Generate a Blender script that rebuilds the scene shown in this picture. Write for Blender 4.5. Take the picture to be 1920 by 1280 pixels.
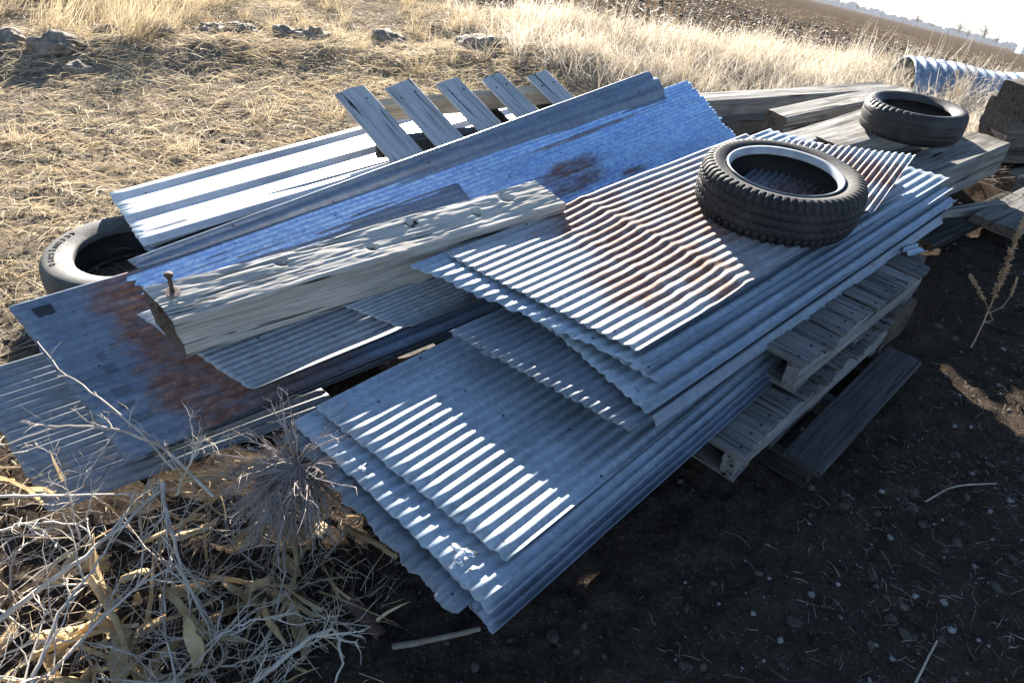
import bpy, bmesh, math, random
import numpy as np
from mathutils import Vector, Matrix
from mathutils import noise as mnoise
R = math.radians
for o in list(bpy.data.objects): bpy.data.objects.remove(o)
SC = bpy.context.scene
COL = SC.collection
random.seed(7); RNG = np.random.default_rng(7)

# ---------------------------------------------------------------- frames
# Yard frame: x right, y away from the photographer, z off the sloping yard.
# SLOPE turns the yard frame into the level world (the yard is a gentle bank).
CAM_H = 1.6
def cam_axes(p, r):
    X = Vector((1,0,0)); U = Vector((0, math.sin(p), math.cos(p))); F = Vector((0, math.cos(p), -math.sin(p)))
    ex = X*math.cos(r) + U*math.sin(r); ey = -X*math.sin(r) + U*math.cos(r)
    return Matrix((ex, ey, -F)).transposed()
RY = cam_axes(R(37), R(5)); RL = cam_axes(R(30.66), R(13.98))
EYE = Vector((0,0,CAM_H))
SLOPE = Matrix.Translation(EYE) @ (RL @ RY.transposed()).to_4x4() @ Matrix.Translation(-EYE)
GUP = (SLOPE.to_3x3().transposed() @ Vector((0,0,1))).normalized()     # level-up seen in the yard frame

# ---------------------------------------------------------------- camera, sky, sun, exposure
cam = bpy.data.cameras.new('camera'); cam.lens = 24.0; cam.sensor_width = 36.0; cam.clip_start = .05; cam.clip_end = 30000
camo = bpy.data.objects.new('camera', cam); COL.objects.link(camo)
camo.matrix_world = SLOPE @ Matrix.Translation(EYE) @ RY.to_4x4()
SC.camera = camo

SUN_AZ, SUN_EL = R(-12.0), R(17.5)                                      # in the yard frame
sd = Vector((math.sin(SUN_AZ)*math.cos(SUN_EL), math.cos(SUN_AZ)*math.cos(SUN_EL), math.sin(SUN_EL)))
sdw = (SLOPE.to_3x3() @ sd).normalized()
world = bpy.data.worlds.new('World'); SC.world = world; world.use_nodes = True
wn = world.node_tree; wn.nodes.clear()
sky = wn.nodes.new('ShaderNodeTexSky'); sky.sky_type = 'NISHITA'; sky.sun_disc = False
sky.sun_elevation = math.asin(sdw.z); sky.sun_rotation = math.atan2(sdw.x, sdw.y)
sky.air_density = 1.0; sky.dust_density = .1; sky.ozone_density = 1.5; sky.altitude = 1300
bg = wn.nodes.new('ShaderNodeBackground'); bg.inputs['Strength'].default_value = .050
wo = wn.nodes.new('ShaderNodeOutputWorld')
wn.links.new(sky.outputs[0], bg.inputs[0]); wn.links.new(bg.outputs[0], wo.inputs[0])
sun = bpy.data.lights.new('sun', 'SUN'); sun.energy = 5.0; sun.angle = R(.53); sun.color = (1, .93, .82)
suno = bpy.data.objects.new('sun', sun); COL.objects.link(suno)
suno.rotation_euler = sdw.to_track_quat('Z', 'Y').to_euler()
SC.view_settings.view_transform = 'Standard'; SC.view_settings.look = 'None'
SC.view_settings.exposure = 2.45; SC.view_settings.gamma = 1.0; SC.view_settings.use_curve_mapping = False
SC.cycles.max_bounces = 6; SC.cycles.diffuse_bounces = 3; SC.cycles.glossy_bounces = 4

# ---------------------------------------------------------------- helpers
V3 = lambda p: Vector(p)
def lerp(a, b, t): return Vector(a)*(1-t) + Vector(b)*t
_tab = RNG.random((256,256))
def vnoise(x, y):
    xi = np.floor(x).astype(int); yi = np.floor(y).astype(int); fx = x-xi; fy = y-yi
    fx = fx*fx*(3-2*fx); fy = fy*fy*(3-2*fy)
    g = lambda a, b: _tab[a & 255, b & 255]
    return (g(xi,yi)*(1-fx)+g(xi+1,yi)*fx)*(1-fy) + (g(xi,yi+1)*(1-fx)+g(xi+1,yi+1)*fx)*fy
def fbm(x, y, o=4):
    s = 0; a = 1; n = 0
    for i in range(o):
        s = s + a*(vnoise(x*2**i+13.7*i, y*2**i+7.1*i)-.5); n += a; a *= .55
    return s/n*2
def sstep(a, b, x):
    t = np.clip((x-a)/(b-a), 0, 1); return t*t*(3-2*t)

def mesh_np(name, V, F, smooth=True, mat=None, uv=None):
    V = np.asarray(V, np.float32); F = np.asarray(F, np.int32)
    me = bpy.data.meshes.new(name); n = len(F); k = F.shape[1]
    me.vertices.add(len(V)); me.vertices.foreach_set('co', V.ravel())
    me.loops.add(n*k); me.loops.foreach_set('vertex_index', F.ravel())
    me.polygons.add(n); me.polygons.foreach_set('loop_start', np.arange(n, dtype=np.int32)*k)
    if uv is not None:
        l = me.uv_layers.new(name='UVMap'); l.data.foreach_set('uv', np.asarray(uv, np.float32)[F.ravel()].ravel())
    me.polygons.foreach_set('use_smooth', np.full(n, smooth)); me.update(calc_edges=True)
    if mat: me.materials.append(mat)
    return me
def link(name, me, parent=None, mat4=None, label=None, cat=None, group=None, kind=None):
    o = bpy.data.objects.new(name, me); COL.objects.link(o)
    m = mat4 if mat4 is not None else Matrix.Identity(4)
    if parent is not None: o.parent = parent; o.matrix_basis = m
    else: o.matrix_basis = SLOPE @ m
    if label: o['label'] = label
    if cat: o['category'] = cat
    if group: o['group'] = group
    if kind: o['kind'] = kind
    return o
def thing(name, label, cat, loc=(0,0,0), rot=None, group=None):
    m = Matrix.Translation(loc)
    if rot is not None: m = m @ rot.to_4x4()
    return link(name, None, None, m, label, cat, group)

class NT:
    def __init__(s, name):
        s.m = bpy.data.materials.new(name); s.m.use_nodes = True; s.t = s.m.node_tree
        s.b = s.t.nodes['Principled BSDF']; s.o = s.t.nodes['Material Output']
    def n(s, t, **k):
        x = s.t.nodes.new('ShaderNode'+t)
        for a, b in k.items(): setattr(x, a, b)
        return x
    def l(s, a, b): s.t.links.new(a, b)
    def set(s, sock, v):
        if hasattr(v, 'is_output') or hasattr(v, 'links'): s.l(v, sock)
        else: sock.default_value = v
    def math(s, op, a, b=0.0, c=0.0, clamp=False):
        x = s.n('Math', operation=op); x.use_clamp = clamp
        for i, v in enumerate((a, b, c)): s.set(x.inputs[i], v)
        return x.outputs[0]
    def noise(s, vec, scale, detail=4, rough=.6, dist=0):
        x = s.n('TexNoise'); s.set(x.inputs['Vector'], vec); x.inputs['Scale'].default_value = scale
        x.inputs['Detail'].default_value = detail; x.inputs['Roughness'].default_value = rough; x.inputs['Distortion'].default_value = dist
        return x.outputs['Fac']
    def voro(s, vec, scale, feature='F1', out='Distance'):
        x = s.n('TexVoronoi', feature=feature); s.set(x.inputs['Vector'], vec); x.inputs['Scale'].default_value = scale
        return x.outputs[out]
    def mapping(s, vec, scale=(1,1,1), loc=(0,0,0), rot=(0,0,0)):
        x = s.n('Mapping'); s.set(x.inputs[0], vec); x.inputs['Scale'].default_value = scale; x.inputs['Location'].default_value = loc; x.inputs['Rotation'].default_value = rot
        return x.outputs[0]
    def ramp(s, fac, stops):
        x = s.n('ValToRGB'); s.set(x.inputs[0], fac); e = x.color_ramp.elements
        while len(e) < len(stops): e.new(.5)
        for i, (p, c) in enumerate(stops): e[i].position = p; e[i].color = (*c, 1) if len(c) == 3 else c
        return x.outputs[0]
    def step(s, v, a, b):
        x = s.n('MapRange', interpolation_type='SMOOTHSTEP'); s.set(x.inputs[0], v)
        s.set(x.inputs[1], a); s.set(x.inputs[2], b); return x.outputs[0]
    def mix(s, f, a, b, mode='MIX'):
        x = s.n('Mix', data_type='RGBA', blend_type=mode); s.set(x.inputs[0], f)
        s.set(x.inputs[6], (*a, 1) if isinstance(a, tuple) and len(a) == 3 else a); s.set(x.inputs[7], (*b, 1) if isinstance(b, tuple) and len(b) == 3 else b)
        return x.outputs[2]
    def bump(s, h, strength=.3, dist=.01):
        x = s.n('Bump'); s.set(x.inputs['Height'], h); x.inputs['Strength'].default_value = strength; x.inputs['Distance'].default_value = dist
        s.l(x.outputs[0], s.b.inputs['Normal']); return x
    def coord(s, w): return s.n('TexCoord').outputs[w]
    def rnd(s): return s.n('ObjectInfo').outputs['Random']

def mat_plain(name, col, rough=.8, metal=0, var=.25, scale=30, bump=0):
    t = NT(name); c = t.coord('Object'); f = t.noise(c, scale)
    lo = tuple(x*(1-var) for x in col); hi = tuple(min(1, x*(1+var)) for x in col)
    t.l(t.ramp(f, [(.3, lo), (.7, hi)]), t.b.inputs['Base Color'])
    t.b.inputs['Roughness'].default_value = rough; t.b.inputs['Metallic'].default_value = metal
    if bump: t.bump(f, bump)
    return t.m

def mat_galv(name, blobs=(), base=(.25,.30,.35), rough=.45, metal=.25, seed=0, patches=(), streak=.5, rustall=0, dirt=.3, spang=.12, oxide=.35):
    """Old zinc sheet. UV is in metres (across, along). blobs: (u, v, ru, rv, strength) rust and rust-coloured tire-hole shade, patches: (u0,u1,v0,v1) dark tape."""
    t = NT(name); uv = t.coord('UV'); uv = t.mapping(uv, loc=(seed*3.1, seed*1.7, 0)) if seed else uv
    uv0 = t.coord('UV'); sx = t.n('SeparateXYZ'); t.l(uv0, sx.inputs[0]); u, v = sx.outputs[0], sx.outputs[1]
    big = t.noise(t.mapping(uv, (6,2,1)), 1, 5, .65); st = t.noise(t.mapping(uv, (60,1.6,1)), 1, 4, .6)
    fine = t.noise(uv, 160, 3, .7); sp = t.voro(uv, 75, out='Color')
    k = t.math('ADD', t.math('MULTIPLY', big, .6), t.math('MULTIPLY', st, streak))
    dark = tuple(x*.42 for x in base); lite = tuple(min(1, x*1.35) for x in base)
    col = t.ramp(k, [(.28, dark), (.55, base), (.85, lite)])
    bw = t.n('RGBToBW'); t.l(sp, bw.inputs[0]); col = t.mix(spang*2, col, t.ramp(bw.outputs[0], [(.2, (.25,.25,.25)), (.8, (.8,.8,.8))]), 'OVERLAY')
    dn = t.step(t.noise(t.mapping(uv, (14,5,1)), 1, 6, .75), .56, .75)
    col = t.mix(t.math('MULTIPLY', dn, dirt), col, (.20,.16,.12))
    ox = t.step(t.noise(t.mapping(uv, (26,3.5,1)), 1, 7, .8), .54, .72); col = t.mix(t.math('MULTIPLY', ox, oxide), col, (.46,.48,.50))
    rust = None  # rust mask, also holding the painted tire-hole shade
    wob = t.math('MULTIPLY', t.math('SUBTRACT', t.noise(t.mapping(uv, (16,7,1)), 1, 6, .7), .5), 1.8)
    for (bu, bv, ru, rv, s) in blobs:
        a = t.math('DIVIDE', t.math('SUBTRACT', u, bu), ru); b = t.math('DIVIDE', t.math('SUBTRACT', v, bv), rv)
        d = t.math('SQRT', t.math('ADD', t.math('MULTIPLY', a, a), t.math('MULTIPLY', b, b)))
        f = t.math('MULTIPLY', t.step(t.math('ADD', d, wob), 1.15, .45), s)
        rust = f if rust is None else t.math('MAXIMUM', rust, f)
    if rustall:
        f = t.math('MULTIPLY', t.step(t.noise(t.mapping(uv, (22,4,1)), 1, 6, .75), .60, .72), rustall)
        rust = f if rust is None else t.math('MAXIMUM', rust, f)
    if rust is not None:
        rn = t.step(t.noise(t.mapping(uv, (42,9,1)), 1, 5, .75), .36, .56); rust = t.math('MULTIPLY', rust, t.math('ADD', t.math('MULTIPLY', rn, .48), .52))
    met = metal; ro = t.math('ADD', t.math('MULTIPLY', big, .25), rough-.1)
    if rust is not None:
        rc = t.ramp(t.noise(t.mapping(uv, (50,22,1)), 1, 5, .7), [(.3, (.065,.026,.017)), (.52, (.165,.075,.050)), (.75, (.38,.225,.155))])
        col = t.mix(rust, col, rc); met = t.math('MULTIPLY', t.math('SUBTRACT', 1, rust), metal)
        ro = t.math('ADD', ro, t.math('MULTIPLY', rust, .4))
    for (u0, u1, v0, v1) in patches:
        w2 = t.math('MULTIPLY', t.math('SUBTRACT', t.noise(uv, 60, 2), .5), .012)
        uu = t.math('ADD', u, w2); vv = t.math('ADD', v, w2)
        f = t.math('MULTIPLY', t.math('MULTIPLY', t.step(uu, u0, u0+.004), t.step(uu, u1, u1-.004)), t.math('MULTIPLY', t.step(vv, v0, v0+.004), t.step(vv, v1, v1-.004)))
        if (u0, v0) != (patches[0][0], patches[0][2]): f = t.math('MULTIPLY', f, .42)
        col = t.mix(f, col, (.018,.019,.024)); met = t.math('MULTIPLY', met, t.math('SUBTRACT', 1, f))
    # nail holes
    hc = t.n('Combine'+'XYZ'); t.l(t.math('DIVIDE', u, .145), hc.inputs[0]); t.l(t.math('DIVIDE', v, .31), hc.inputs[1])
    vo = t.n('TexVoronoi'); t.l(hc.outputs[0], vo.inputs['Vector']); vo.inputs['Scale'].default_value = 1; vo.inputs['Randomness'].default_value = .7; vo.voronoi_dimensions = '2D'
    sep = t.n('SeparateXYZ'); pos = t.n('VectorMath', operation='SUBTRACT'); t.l(hc.outputs[0], pos.inputs[0]); t.l(vo.outputs['Position'], pos.inputs[1])
    sc_ = t.n('VectorMath', operation='MULTIPLY'); t.l(pos.outputs[0], sc_.inputs[0]); sc_.inputs[1].default_value = (.145,.31,1)
    ln = t.n('VectorMath', operation='LENGTH'); t.l(sc_.outputs[0], ln.inputs[0])
    hole = t.step(ln.outputs['Value'], .0046, .0030)
    col = t.mix(hole, col, (.012,.010,.010))
    t.l(col, t.b.inputs['Base Color']); t.set(t.b.inputs['Metallic'], t.math('MULTIPLY', met, t.math('SUBTRACT', 1, hole))); t.set(t.b.inputs['Roughness'], ro)
    h = t.math('ADD', t.math('MULTIPLY', big, .6), t.math('MULTIPLY', fine, .10)); t.bump(h, .22, .006)
    return t.m

def mat_wood(name, base, dark, lite, crack=1.0, rough=.85, bump=.6, stain=0, fscale=1.0):
    t = NT(name); c = t.coord('Object'); r = t.rnd()
    off = t.n('CombineXYZ'); t.l(t.math('MULTIPLY', r, 37.0), off.inputs[0]); t.l(t.math('MULTIPLY', r, 11.0), off.inputs[1])
    ad = t.n('VectorMath', operation='ADD'); t.l(c, ad.inputs[0]); t.l(off.outputs[0], ad.inputs[1]); c2 = ad.outputs[0]
    g1 = t.noise(t.mapping(c2, (3*fscale, 70*fscale, 70*fscale)), 1, 5, .65, .4); g2 = t.noise(t.mapping(c2, (9, 260, 260)), 1, 3, .6)
    big = t.noise(t.mapping(c2, (2.5, 8, 8)), 1, 4, .6)
    col = t.ramp(t.math('ADD', t.math('MULTIPLY', g1, .65), t.math('MULTIPLY', big, .35)), [(.3, dark), (.5, base), (.72, lite)])
    col = t.mix(t.math('MULTIPLY', t.step(g2, .55, .7), .35), col, dark)
    ck = t.step(t.noise(t.mapping(c2, (1.6, 48, 48)), 1, 3, .5, .8), .40, .34)
    col = t.mix(t.math('MULTIPLY', ck, crack), col, tuple(x*.12 for x in dark))
    if stain:
        s = t.step(t.noise(t.mapping(c2, (3, 5, 5)), 1, 3, .6), .52, .68); col = t.mix(t.math('MULTIPLY', s, stain), col, (.06,.045,.035))
    br = t.n('BrightContrast'); t.l(col, br.inputs[0]); t.l(t.math('MULTIPLY', t.math('SUBTRACT', r, .5), .05), br.inputs[1])
    t.l(br.outputs[0], t.b.inputs['Base Color']); t.b.inputs['Roughness'].default_value = rough
    t.b.inputs['Specular IOR Level'].default_value = .25
    h = t.math('SUBTRACT', t.math('ADD', t.math('MULTIPLY', g1, .7), t.math('MULTIPLY', g2, .3)), t.math('MULTIPLY', ck, .8)); t.bump(h, bump, .006)
    return t.m

M = {}
M['zinc_a'] = mat_galv('zinc_a', seed=1)
M['zinc_b'] = mat_galv('zinc_b', seed=2, base=(.175,.215,.275), rustall=.25)
M['zinc_c'] = mat_galv('zinc_c', seed=3, base=(.155,.18,.21), dirt=.6, rustall=.35)
M['zinc_d'] = mat_galv('zinc_d', seed=4, base=(.265,.32,.38), dirt=.2, rough=.42)
M['zinc_top'] = mat_galv('zinc_top', seed=5, base=(.31,.325,.345), blobs=((.50,.27,.22,.13,1), (.40,.50,.50,.22,1), (.15,.60,.3,.25,.95), (.34,.90,.34,.30,1), (.42,1.25,.40,.38,1)))  # last two rust blobs paint the dark inside the tire hole
M['zinc_fan'] = mat_galv('zinc_fan', seed=6, blobs=((.42,.50,.36,.30,1), (.30,.08,.40,.30,1), (.2,.9,.2,.2,.6)), patches=((.30,.36,.93,.97), (.47,.53,.90,.95), (.40,.43,.94,.97)))  # second rust blob is painted shade for the tire hole
M['zinc_blue'] = mat_galv('zinc_blue', seed=7, base=(.30,.44,.66), rough=.36, metal=.5, streak=.75, spang=.25, blobs=((.27,1.70,.065,.20,.95), (.36,1.64,.06,.22,.85), (.31,1.58,.06,.12,.7), (.42,1.95,.03,.10,.9), (.50,1.9,.03,.12,.8), (.1,1.9,.015,.45,.8)), patches=())
M['zinc_ridge'] = mat_galv('zinc_ridge', seed=8, base=(.15,.19,.25), rough=.40, rustall=.2)
M['zinc_front'] = mat_galv('zinc_front', seed=9, base=(.135,.17,.225), rough=.42, blobs=((.26,.32,.36,.15,1), (.45,.33,.30,.17,1), (.08,.26,.10,.10,.9), (.55,.55,.25,.3,.7)), patches=((.030,.075,.045,.10), (.26,.295,.11,.14), (.305,.345,.105,.145), (.39,.43,.085,.14), (.45,.475,.08,.13), (.50,.53,.075,.15)), rustall=.2)
M['zinc_lowleft'] = mat_galv('zinc_lowleft', seed=10, base=(.19,.205,.225), blobs=((.12,.36,.12,.09,.9), (.28,.44,.2,.09,.7)), dirt=.5)
M['zinc_stub'] = mat_galv('zinc_stub', seed=11, base=(.22,.24,.265), blobs=((.35,.75,.2,.3,.6),), streak=.9, dirt=.5)
M['white_panel'] = mat_galv('white_panel', seed=12, base=(.90,.91,.92), metal=.1, rough=.30, dirt=.05, spang=.02, streak=.1, oxide=.0)
M['grey_panel'] = mat_galv('grey_panel', seed=13, base=(.18,.215,.265), metal=.35, rough=.38)
M['culvert'] = mat_galv('culvert', seed=14, base=(.15,.21,.31), metal=.25, rough=.45, spang=.08)
M['timber'] = mat_wood('timber', (.41,.38,.345), (.18,.16,.14), (.55,.52,.48), crack=1.0, bump=.45, fscale=1.6)
M['timber_end'] = mat_wood('timber_end', (.10,.075,.06), (.03,.022,.018), (.18,.14,.11), crack=.6, bump=1)
M['tie'] = mat_wood('tie', (.22,.21,.195), (.07,.065,.06), (.38,.36,.335), stain=.6)
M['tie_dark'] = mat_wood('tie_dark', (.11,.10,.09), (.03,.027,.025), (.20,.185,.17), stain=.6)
M['slat'] = mat_wood('slat', (.13,.125,.12), (.03,.028,.026), (.26,.25,.245), crack=1.0, bump=1.0)
M['slat_pale'] = mat_wood('slat_pale', (.20,.195,.195), (.07,.066,.064), (.33,.325,.325), crack=.9)
M['slat_light'] = mat_wood('slat_light', (.42,.415,.41), (.17,.165,.16), (.56,.555,.55), crack=1.0, bump=.9)
M['slat_new'] = mat_wood('slat_new', (.42,.34,.25), (.22,.16,.11), (.55,.47,.37), crack=.3, bump=.4)
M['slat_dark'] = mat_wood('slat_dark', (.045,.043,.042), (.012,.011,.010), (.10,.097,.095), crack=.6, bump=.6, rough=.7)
M['rubber'] = mat_plain('rubber', (.014,.014,.016), .6, 0, .35, 25, .1)
M['rubber_worn'] = mat_plain('rubber_worn', (.017,.017,.019), .48, 0, .4, 12, .1)
def mat_rubber(name, col, dust, amount, rough=.6):
    t = NT(name); c = t.coord('Object'); n = t.noise(c, 7, 6, .7); f = t.noise(c, 90, 4, .7); sx = t.n('SeparateXYZ'); t.l(t.n('NewGeometry').outputs['Normal'], sx.inputs[0])
    k = t.math('MULTIPLY', t.step(t.math('ADD', t.math('MULTIPLY', n, .7), t.math('MULTIPLY', f, .3)), .42, .66), amount)
    t.l(t.mix(k, col, dust), t.b.inputs['Base Color']); t.set(t.b.inputs['Roughness'], t.math('ADD', t.math('MULTIPLY', k, .4), rough))
    t.b.inputs['Specular IOR Level'].default_value = .35; cr = t.voro(t.mapping(c, (30,30,60)), 3, 'DISTANCE_TO_EDGE'); t.bump(t.math('ADD', t.math('MULTIPLY', t.step(cr, .0, .06), .5), t.math('MULTIPLY', f, .5)), .25, .003)
    return t.m
M['rubber'] = mat_rubber('rubber', (.011,.011,.013), (.075,.066,.056), .55)
M['rubber_worn'] = mat_rubber('rubber_worn', (.013,.013,.015), (.085,.076,.066), .6, .5)
M['rubber_pale'] = mat_rubber('rubber_pale', (.05,.05,.05), (.17,.155,.135), .8, .6)
M['white_ring'] = mat_plain('white_ring', (.27,.29,.32), .38, 0, .3, 14)
M['letter'] = mat_plain('letter', (.03,.03,.03), .7)
M['rusty_steel'] = mat_plain('rusty_steel', (.10,.06,.045), .8, .2, .5, 80, .4)
M['washer'] = mat_plain('washer', (.28,.21,.17), .6, .5, .4, 120, .2)
M['rusty_nail'] = mat_plain('rusty_nail', (.03,.02,.017), .8, .3, .4, 200)
M['solder'] = mat_plain('solder', (.60,.62,.65), .22, .95, .15, 60, .4)

# ---------------------------------------------------------------- ground
CX = np.array([-60,-12,-6,-.7,2.9,4.44,6.5,12,60]); CY = np.array([20,11.5,8.6,7.4,6.7,6.0,4.8,1.0,-25])
FIELD_C = .62
def field_z(x, y): return FIELD_C - (GUP.x*x + GUP.y*y)/GUP.z
def beyond(x, y): return (y - np.interp(x, CX, CY))*.86
def berm(x, y):
    d = y - np.interp(x, [-9,-3.6,-2.5,-.3,2,4], [3.6,5.0,5.5,5.9,6.4,6.6]); w = sstep(3.5, .5, x)*.8+.2
    return w*(.07*np.exp(-(d/.45)**2) + .05*sstep(-.8,1.2,d))
def ground_h(x, y):
    b = beyond(x, y); k = np.maximum(sstep(-.2, 1.9, b), sstep(11, 24, np.hypot(x, y))); far = sstep(14, 2, np.hypot(x, y))
    near = berm(x, y) + .035*fbm(x*1.1, y*1.1, 3) + .020*fbm(x*7, y*7, 4)*sstep(.6, 2.2, y)+ .020*fbm(x*13, y*13, 4)
    rough = berm(x, y)*fbm(x*3.1, y*3.1, 4)*.8
    fz = field_z(x, y); dist = np.hypot(x, y)
    clod = (.075*np.abs(fbm(x*1.6, y*1.6, 4)) + .05*fbm(x*.9+y*.5, y*.3-x*.2, 3))*sstep(260, 15, dist)
    return (near+rough)*(1-k) + (fz + clod)*k
def gz(x, y): return float(ground_h(np.array([float(x)]), np.array([float(y)]))[0])

def build_ground():
    a1 = np.radians(np.linspace(-52, 62, 430)); a2 = np.radians(np.linspace(62, 308, 70))[1:-1]
    ang = np.concatenate([a1, a2]); na = len(ang)
    r = [.12]
    while r[-1] < 2300: r.append(r[-1]*(1.009 if r[-1] < 5 else 1.0125 if r[-1] < 60 else 1.04) + .002)
    r = np.array(r); nr = len(r)
    A, Rr = np.meshgrid(ang, r); x = np.sin(A)*Rr; y = np.cos(A)*Rr
    z = ground_h(x.ravel(), y.ravel()).reshape(x.shape)
    V = np.stack([x, y, z], -1).reshape(-1, 3)
    V = np.vstack([V, [[0, 0, float(z[0].mean())]]])
    i, j = np.meshgrid(np.arange(nr-1), np.arange(na), indexing='ij'); j2 = (j+1) % na
    F = np.stack([i*na+j, i*na+j2, (i+1)*na+j2, (i+1)*na+j], -1).reshape(-1, 4)[:, ::-1]
    me = mesh_np('ground', V, F)
    fld = np.append(sstep(-.2, 1.6, beyond(x.ravel(), y.ravel())), 0)
    dirt = np.append(sstep(2.1, 3.0, (-.678*x+.735*y).ravel()), 0)
    for nm, d in (('field', fld), ('straw', dirt)):
        at_ = me.attributes.new(nm, 'FLOAT', 'POINT'); at_.data.foreach_set('value', d.astype(np.float32))
    t = NT('soil'); c = t.coord('Object')
    f = t.n('Attribute', attribute_name='field').outputs['Fac']; s = t.n('Attribute', attribute_name='straw').outputs['Fac']
    n1 = t.noise(c, 9, 6, .7); n2 = t.noise(c, 70, 4, .7); n3 = t.noise(c, 260, 2, .6)
    soil = t.ramp(t.math('ADD', t.math('MULTIPLY', n1, .5), t.math('MULTIPLY', n2, .5)), [(.35, (.020,.015,.012)), (.55, (.052,.040,.031)), (.75, (.105,.083,.064))])
    dust = t.ramp(t.math('ADD', t.math('MULTIPLY', n1, .5), t.math('MULTIPLY', n2, .5)), [(.33, (.055,.044,.034)), (.5, (.18,.146,.11)), (.7, (.33,.275,.21))])
    near = t.mix(s, soil, dust)
    peb = t.voro(c, 60); near = t.mix(t.math('MULTIPLY', t.step(peb, .24, .10), .35), near, (.20,.18,.16))
    fn = t.noise(c, 1.1, 7, .8); fsp = t.noise(c, 6, 6, .85)
    fcol = t.ramp(t.math('ADD', t.math('MULTIPLY', fn, .45), t.math('MULTIPLY', fsp, .55)), [(.40, (.018,.0135,.010)), (.50, (.062,.047,.034)), (.60, (.20,.155,.11))])
    t.l(t.mix(f, near, fcol), t.b.inputs['Base Color']); t.b.inputs['Roughness'].default_value = 1.0; t.b.inputs['Specular IOR Level'].default_value = 0.0
    h = t.math('ADD', t.math('MULTIPLY', n2, .7), t.math('MULTIPLY', n3, .3)); t.bump(h, .8, .02)
    me.materials.append(t.m)
    return link('ground', me, kind='structure')
build_ground()

# ---------------------------------------------------------------- sheet builder
def corr(waves, amp): return lambda s: amp*np.sin(2*np.pi*(s*waves+.1))
def ribbed(n, amp, minor=.12):
    def f(s):
        q = (s*n) % 1.0; major = np.clip(np.minimum(q/.10, (.34-q)/.10), 0, 1)
        m2 = np.clip(np.minimum((q-.52)/.03, (.62-q)/.03), 0, 1) + np.clip(np.minimum((q-.74)/.03, (.84-q)/.03), 0, 1)
        return amp*(major + minor*m2)
    return f
def sheet(name, label, NL, NR, FR, FL, mat, waves=20, amp=.0036, h=None, nt=44, prof=None, ns=None, group=None, rag=.003, cat='metal sheet', seed=0, th=.0014, dent=.0040, cut=None):
    NL, NR, FR, FL = (np.array(p, float) for p in (NL, NR, FR, FL))
    ns = ns or waves*7+1; s = np.linspace(0, 1, ns); t = np.linspace(0, 1, nt)
    S, T = np.meshgrid(s, t)
    L = np.linalg.norm(FL-NL); W = np.linalg.norm(NR-NL)
    e0 = rag/L*fbm(s*waves*1.3+seed*9.1, s*0+seed, 3)*2; e1 = rag/L*fbm(s*waves*1.3+seed*5.3+40, s*0+seed, 3)*2
    if cut: e0 = e0 + cut(s)/L
    T2 = T + (1-T)**6*e0[None, :]*1.0 + T**6*e1[None, :]
    P = (NL*(1-S[..., None]) + NR*S[..., None])*(1-T2[..., None]) + (FL*(1-S[..., None]) + FR*S[..., None])*T2[..., None]
    n0 = np.cross(NR-NL, FL-NL); n0 /= np.linalg.norm(n0)
    pr = (prof or corr(waves, amp))(S)
    z = pr + dent*fbm(S*3+seed*3.3, T2*L*2.2+seed, 3) + dent*.5*fbm(S*8+seed, T2*L*5, 2)
    if h is not None: z = z + h(S, T2*L, W, L)
    P = P + n0*z[..., None]
    dS = np.gradient(P, axis=1); dT = np.gradient(P, axis=0); nn = np.cross(dS, dT); nn /= np.linalg.norm(nn, axis=-1, keepdims=True)
    V = np.vstack([P.reshape(-1, 3), (P-nn*th).reshape(-1, 3)]); N = ns*nt
    i, j = np.meshgrid(np.arange(nt-1), np.arange(ns-1), indexing='ij')
    q = np.stack([i*ns+j, i*ns+j+1, (i+1)*ns+j+1, (i+1)*ns+j], -1).reshape(-1, 4)
    F = [q, q[:, ::-1]+N]
    def rim(idx):
        a, b = idx[:-1], idx[1:]; F.append(np.stack([a, a+N, b+N, b], -1))
    rim(np.arange(ns)); rim((np.arange(nt))*ns+ns-1); rim((nt-1)*ns+np.arange(ns)[::-1]); rim(np.arange(nt)[::-1]*ns)
    uv = np.stack([S*W, T*L], -1).reshape(-1, 2); uv = np.vstack([uv, uv])
    me = mesh_np(name, V, np.vstack(F), True, mat, uv)
    return link(name, me, None, None, label, cat, group)

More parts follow.
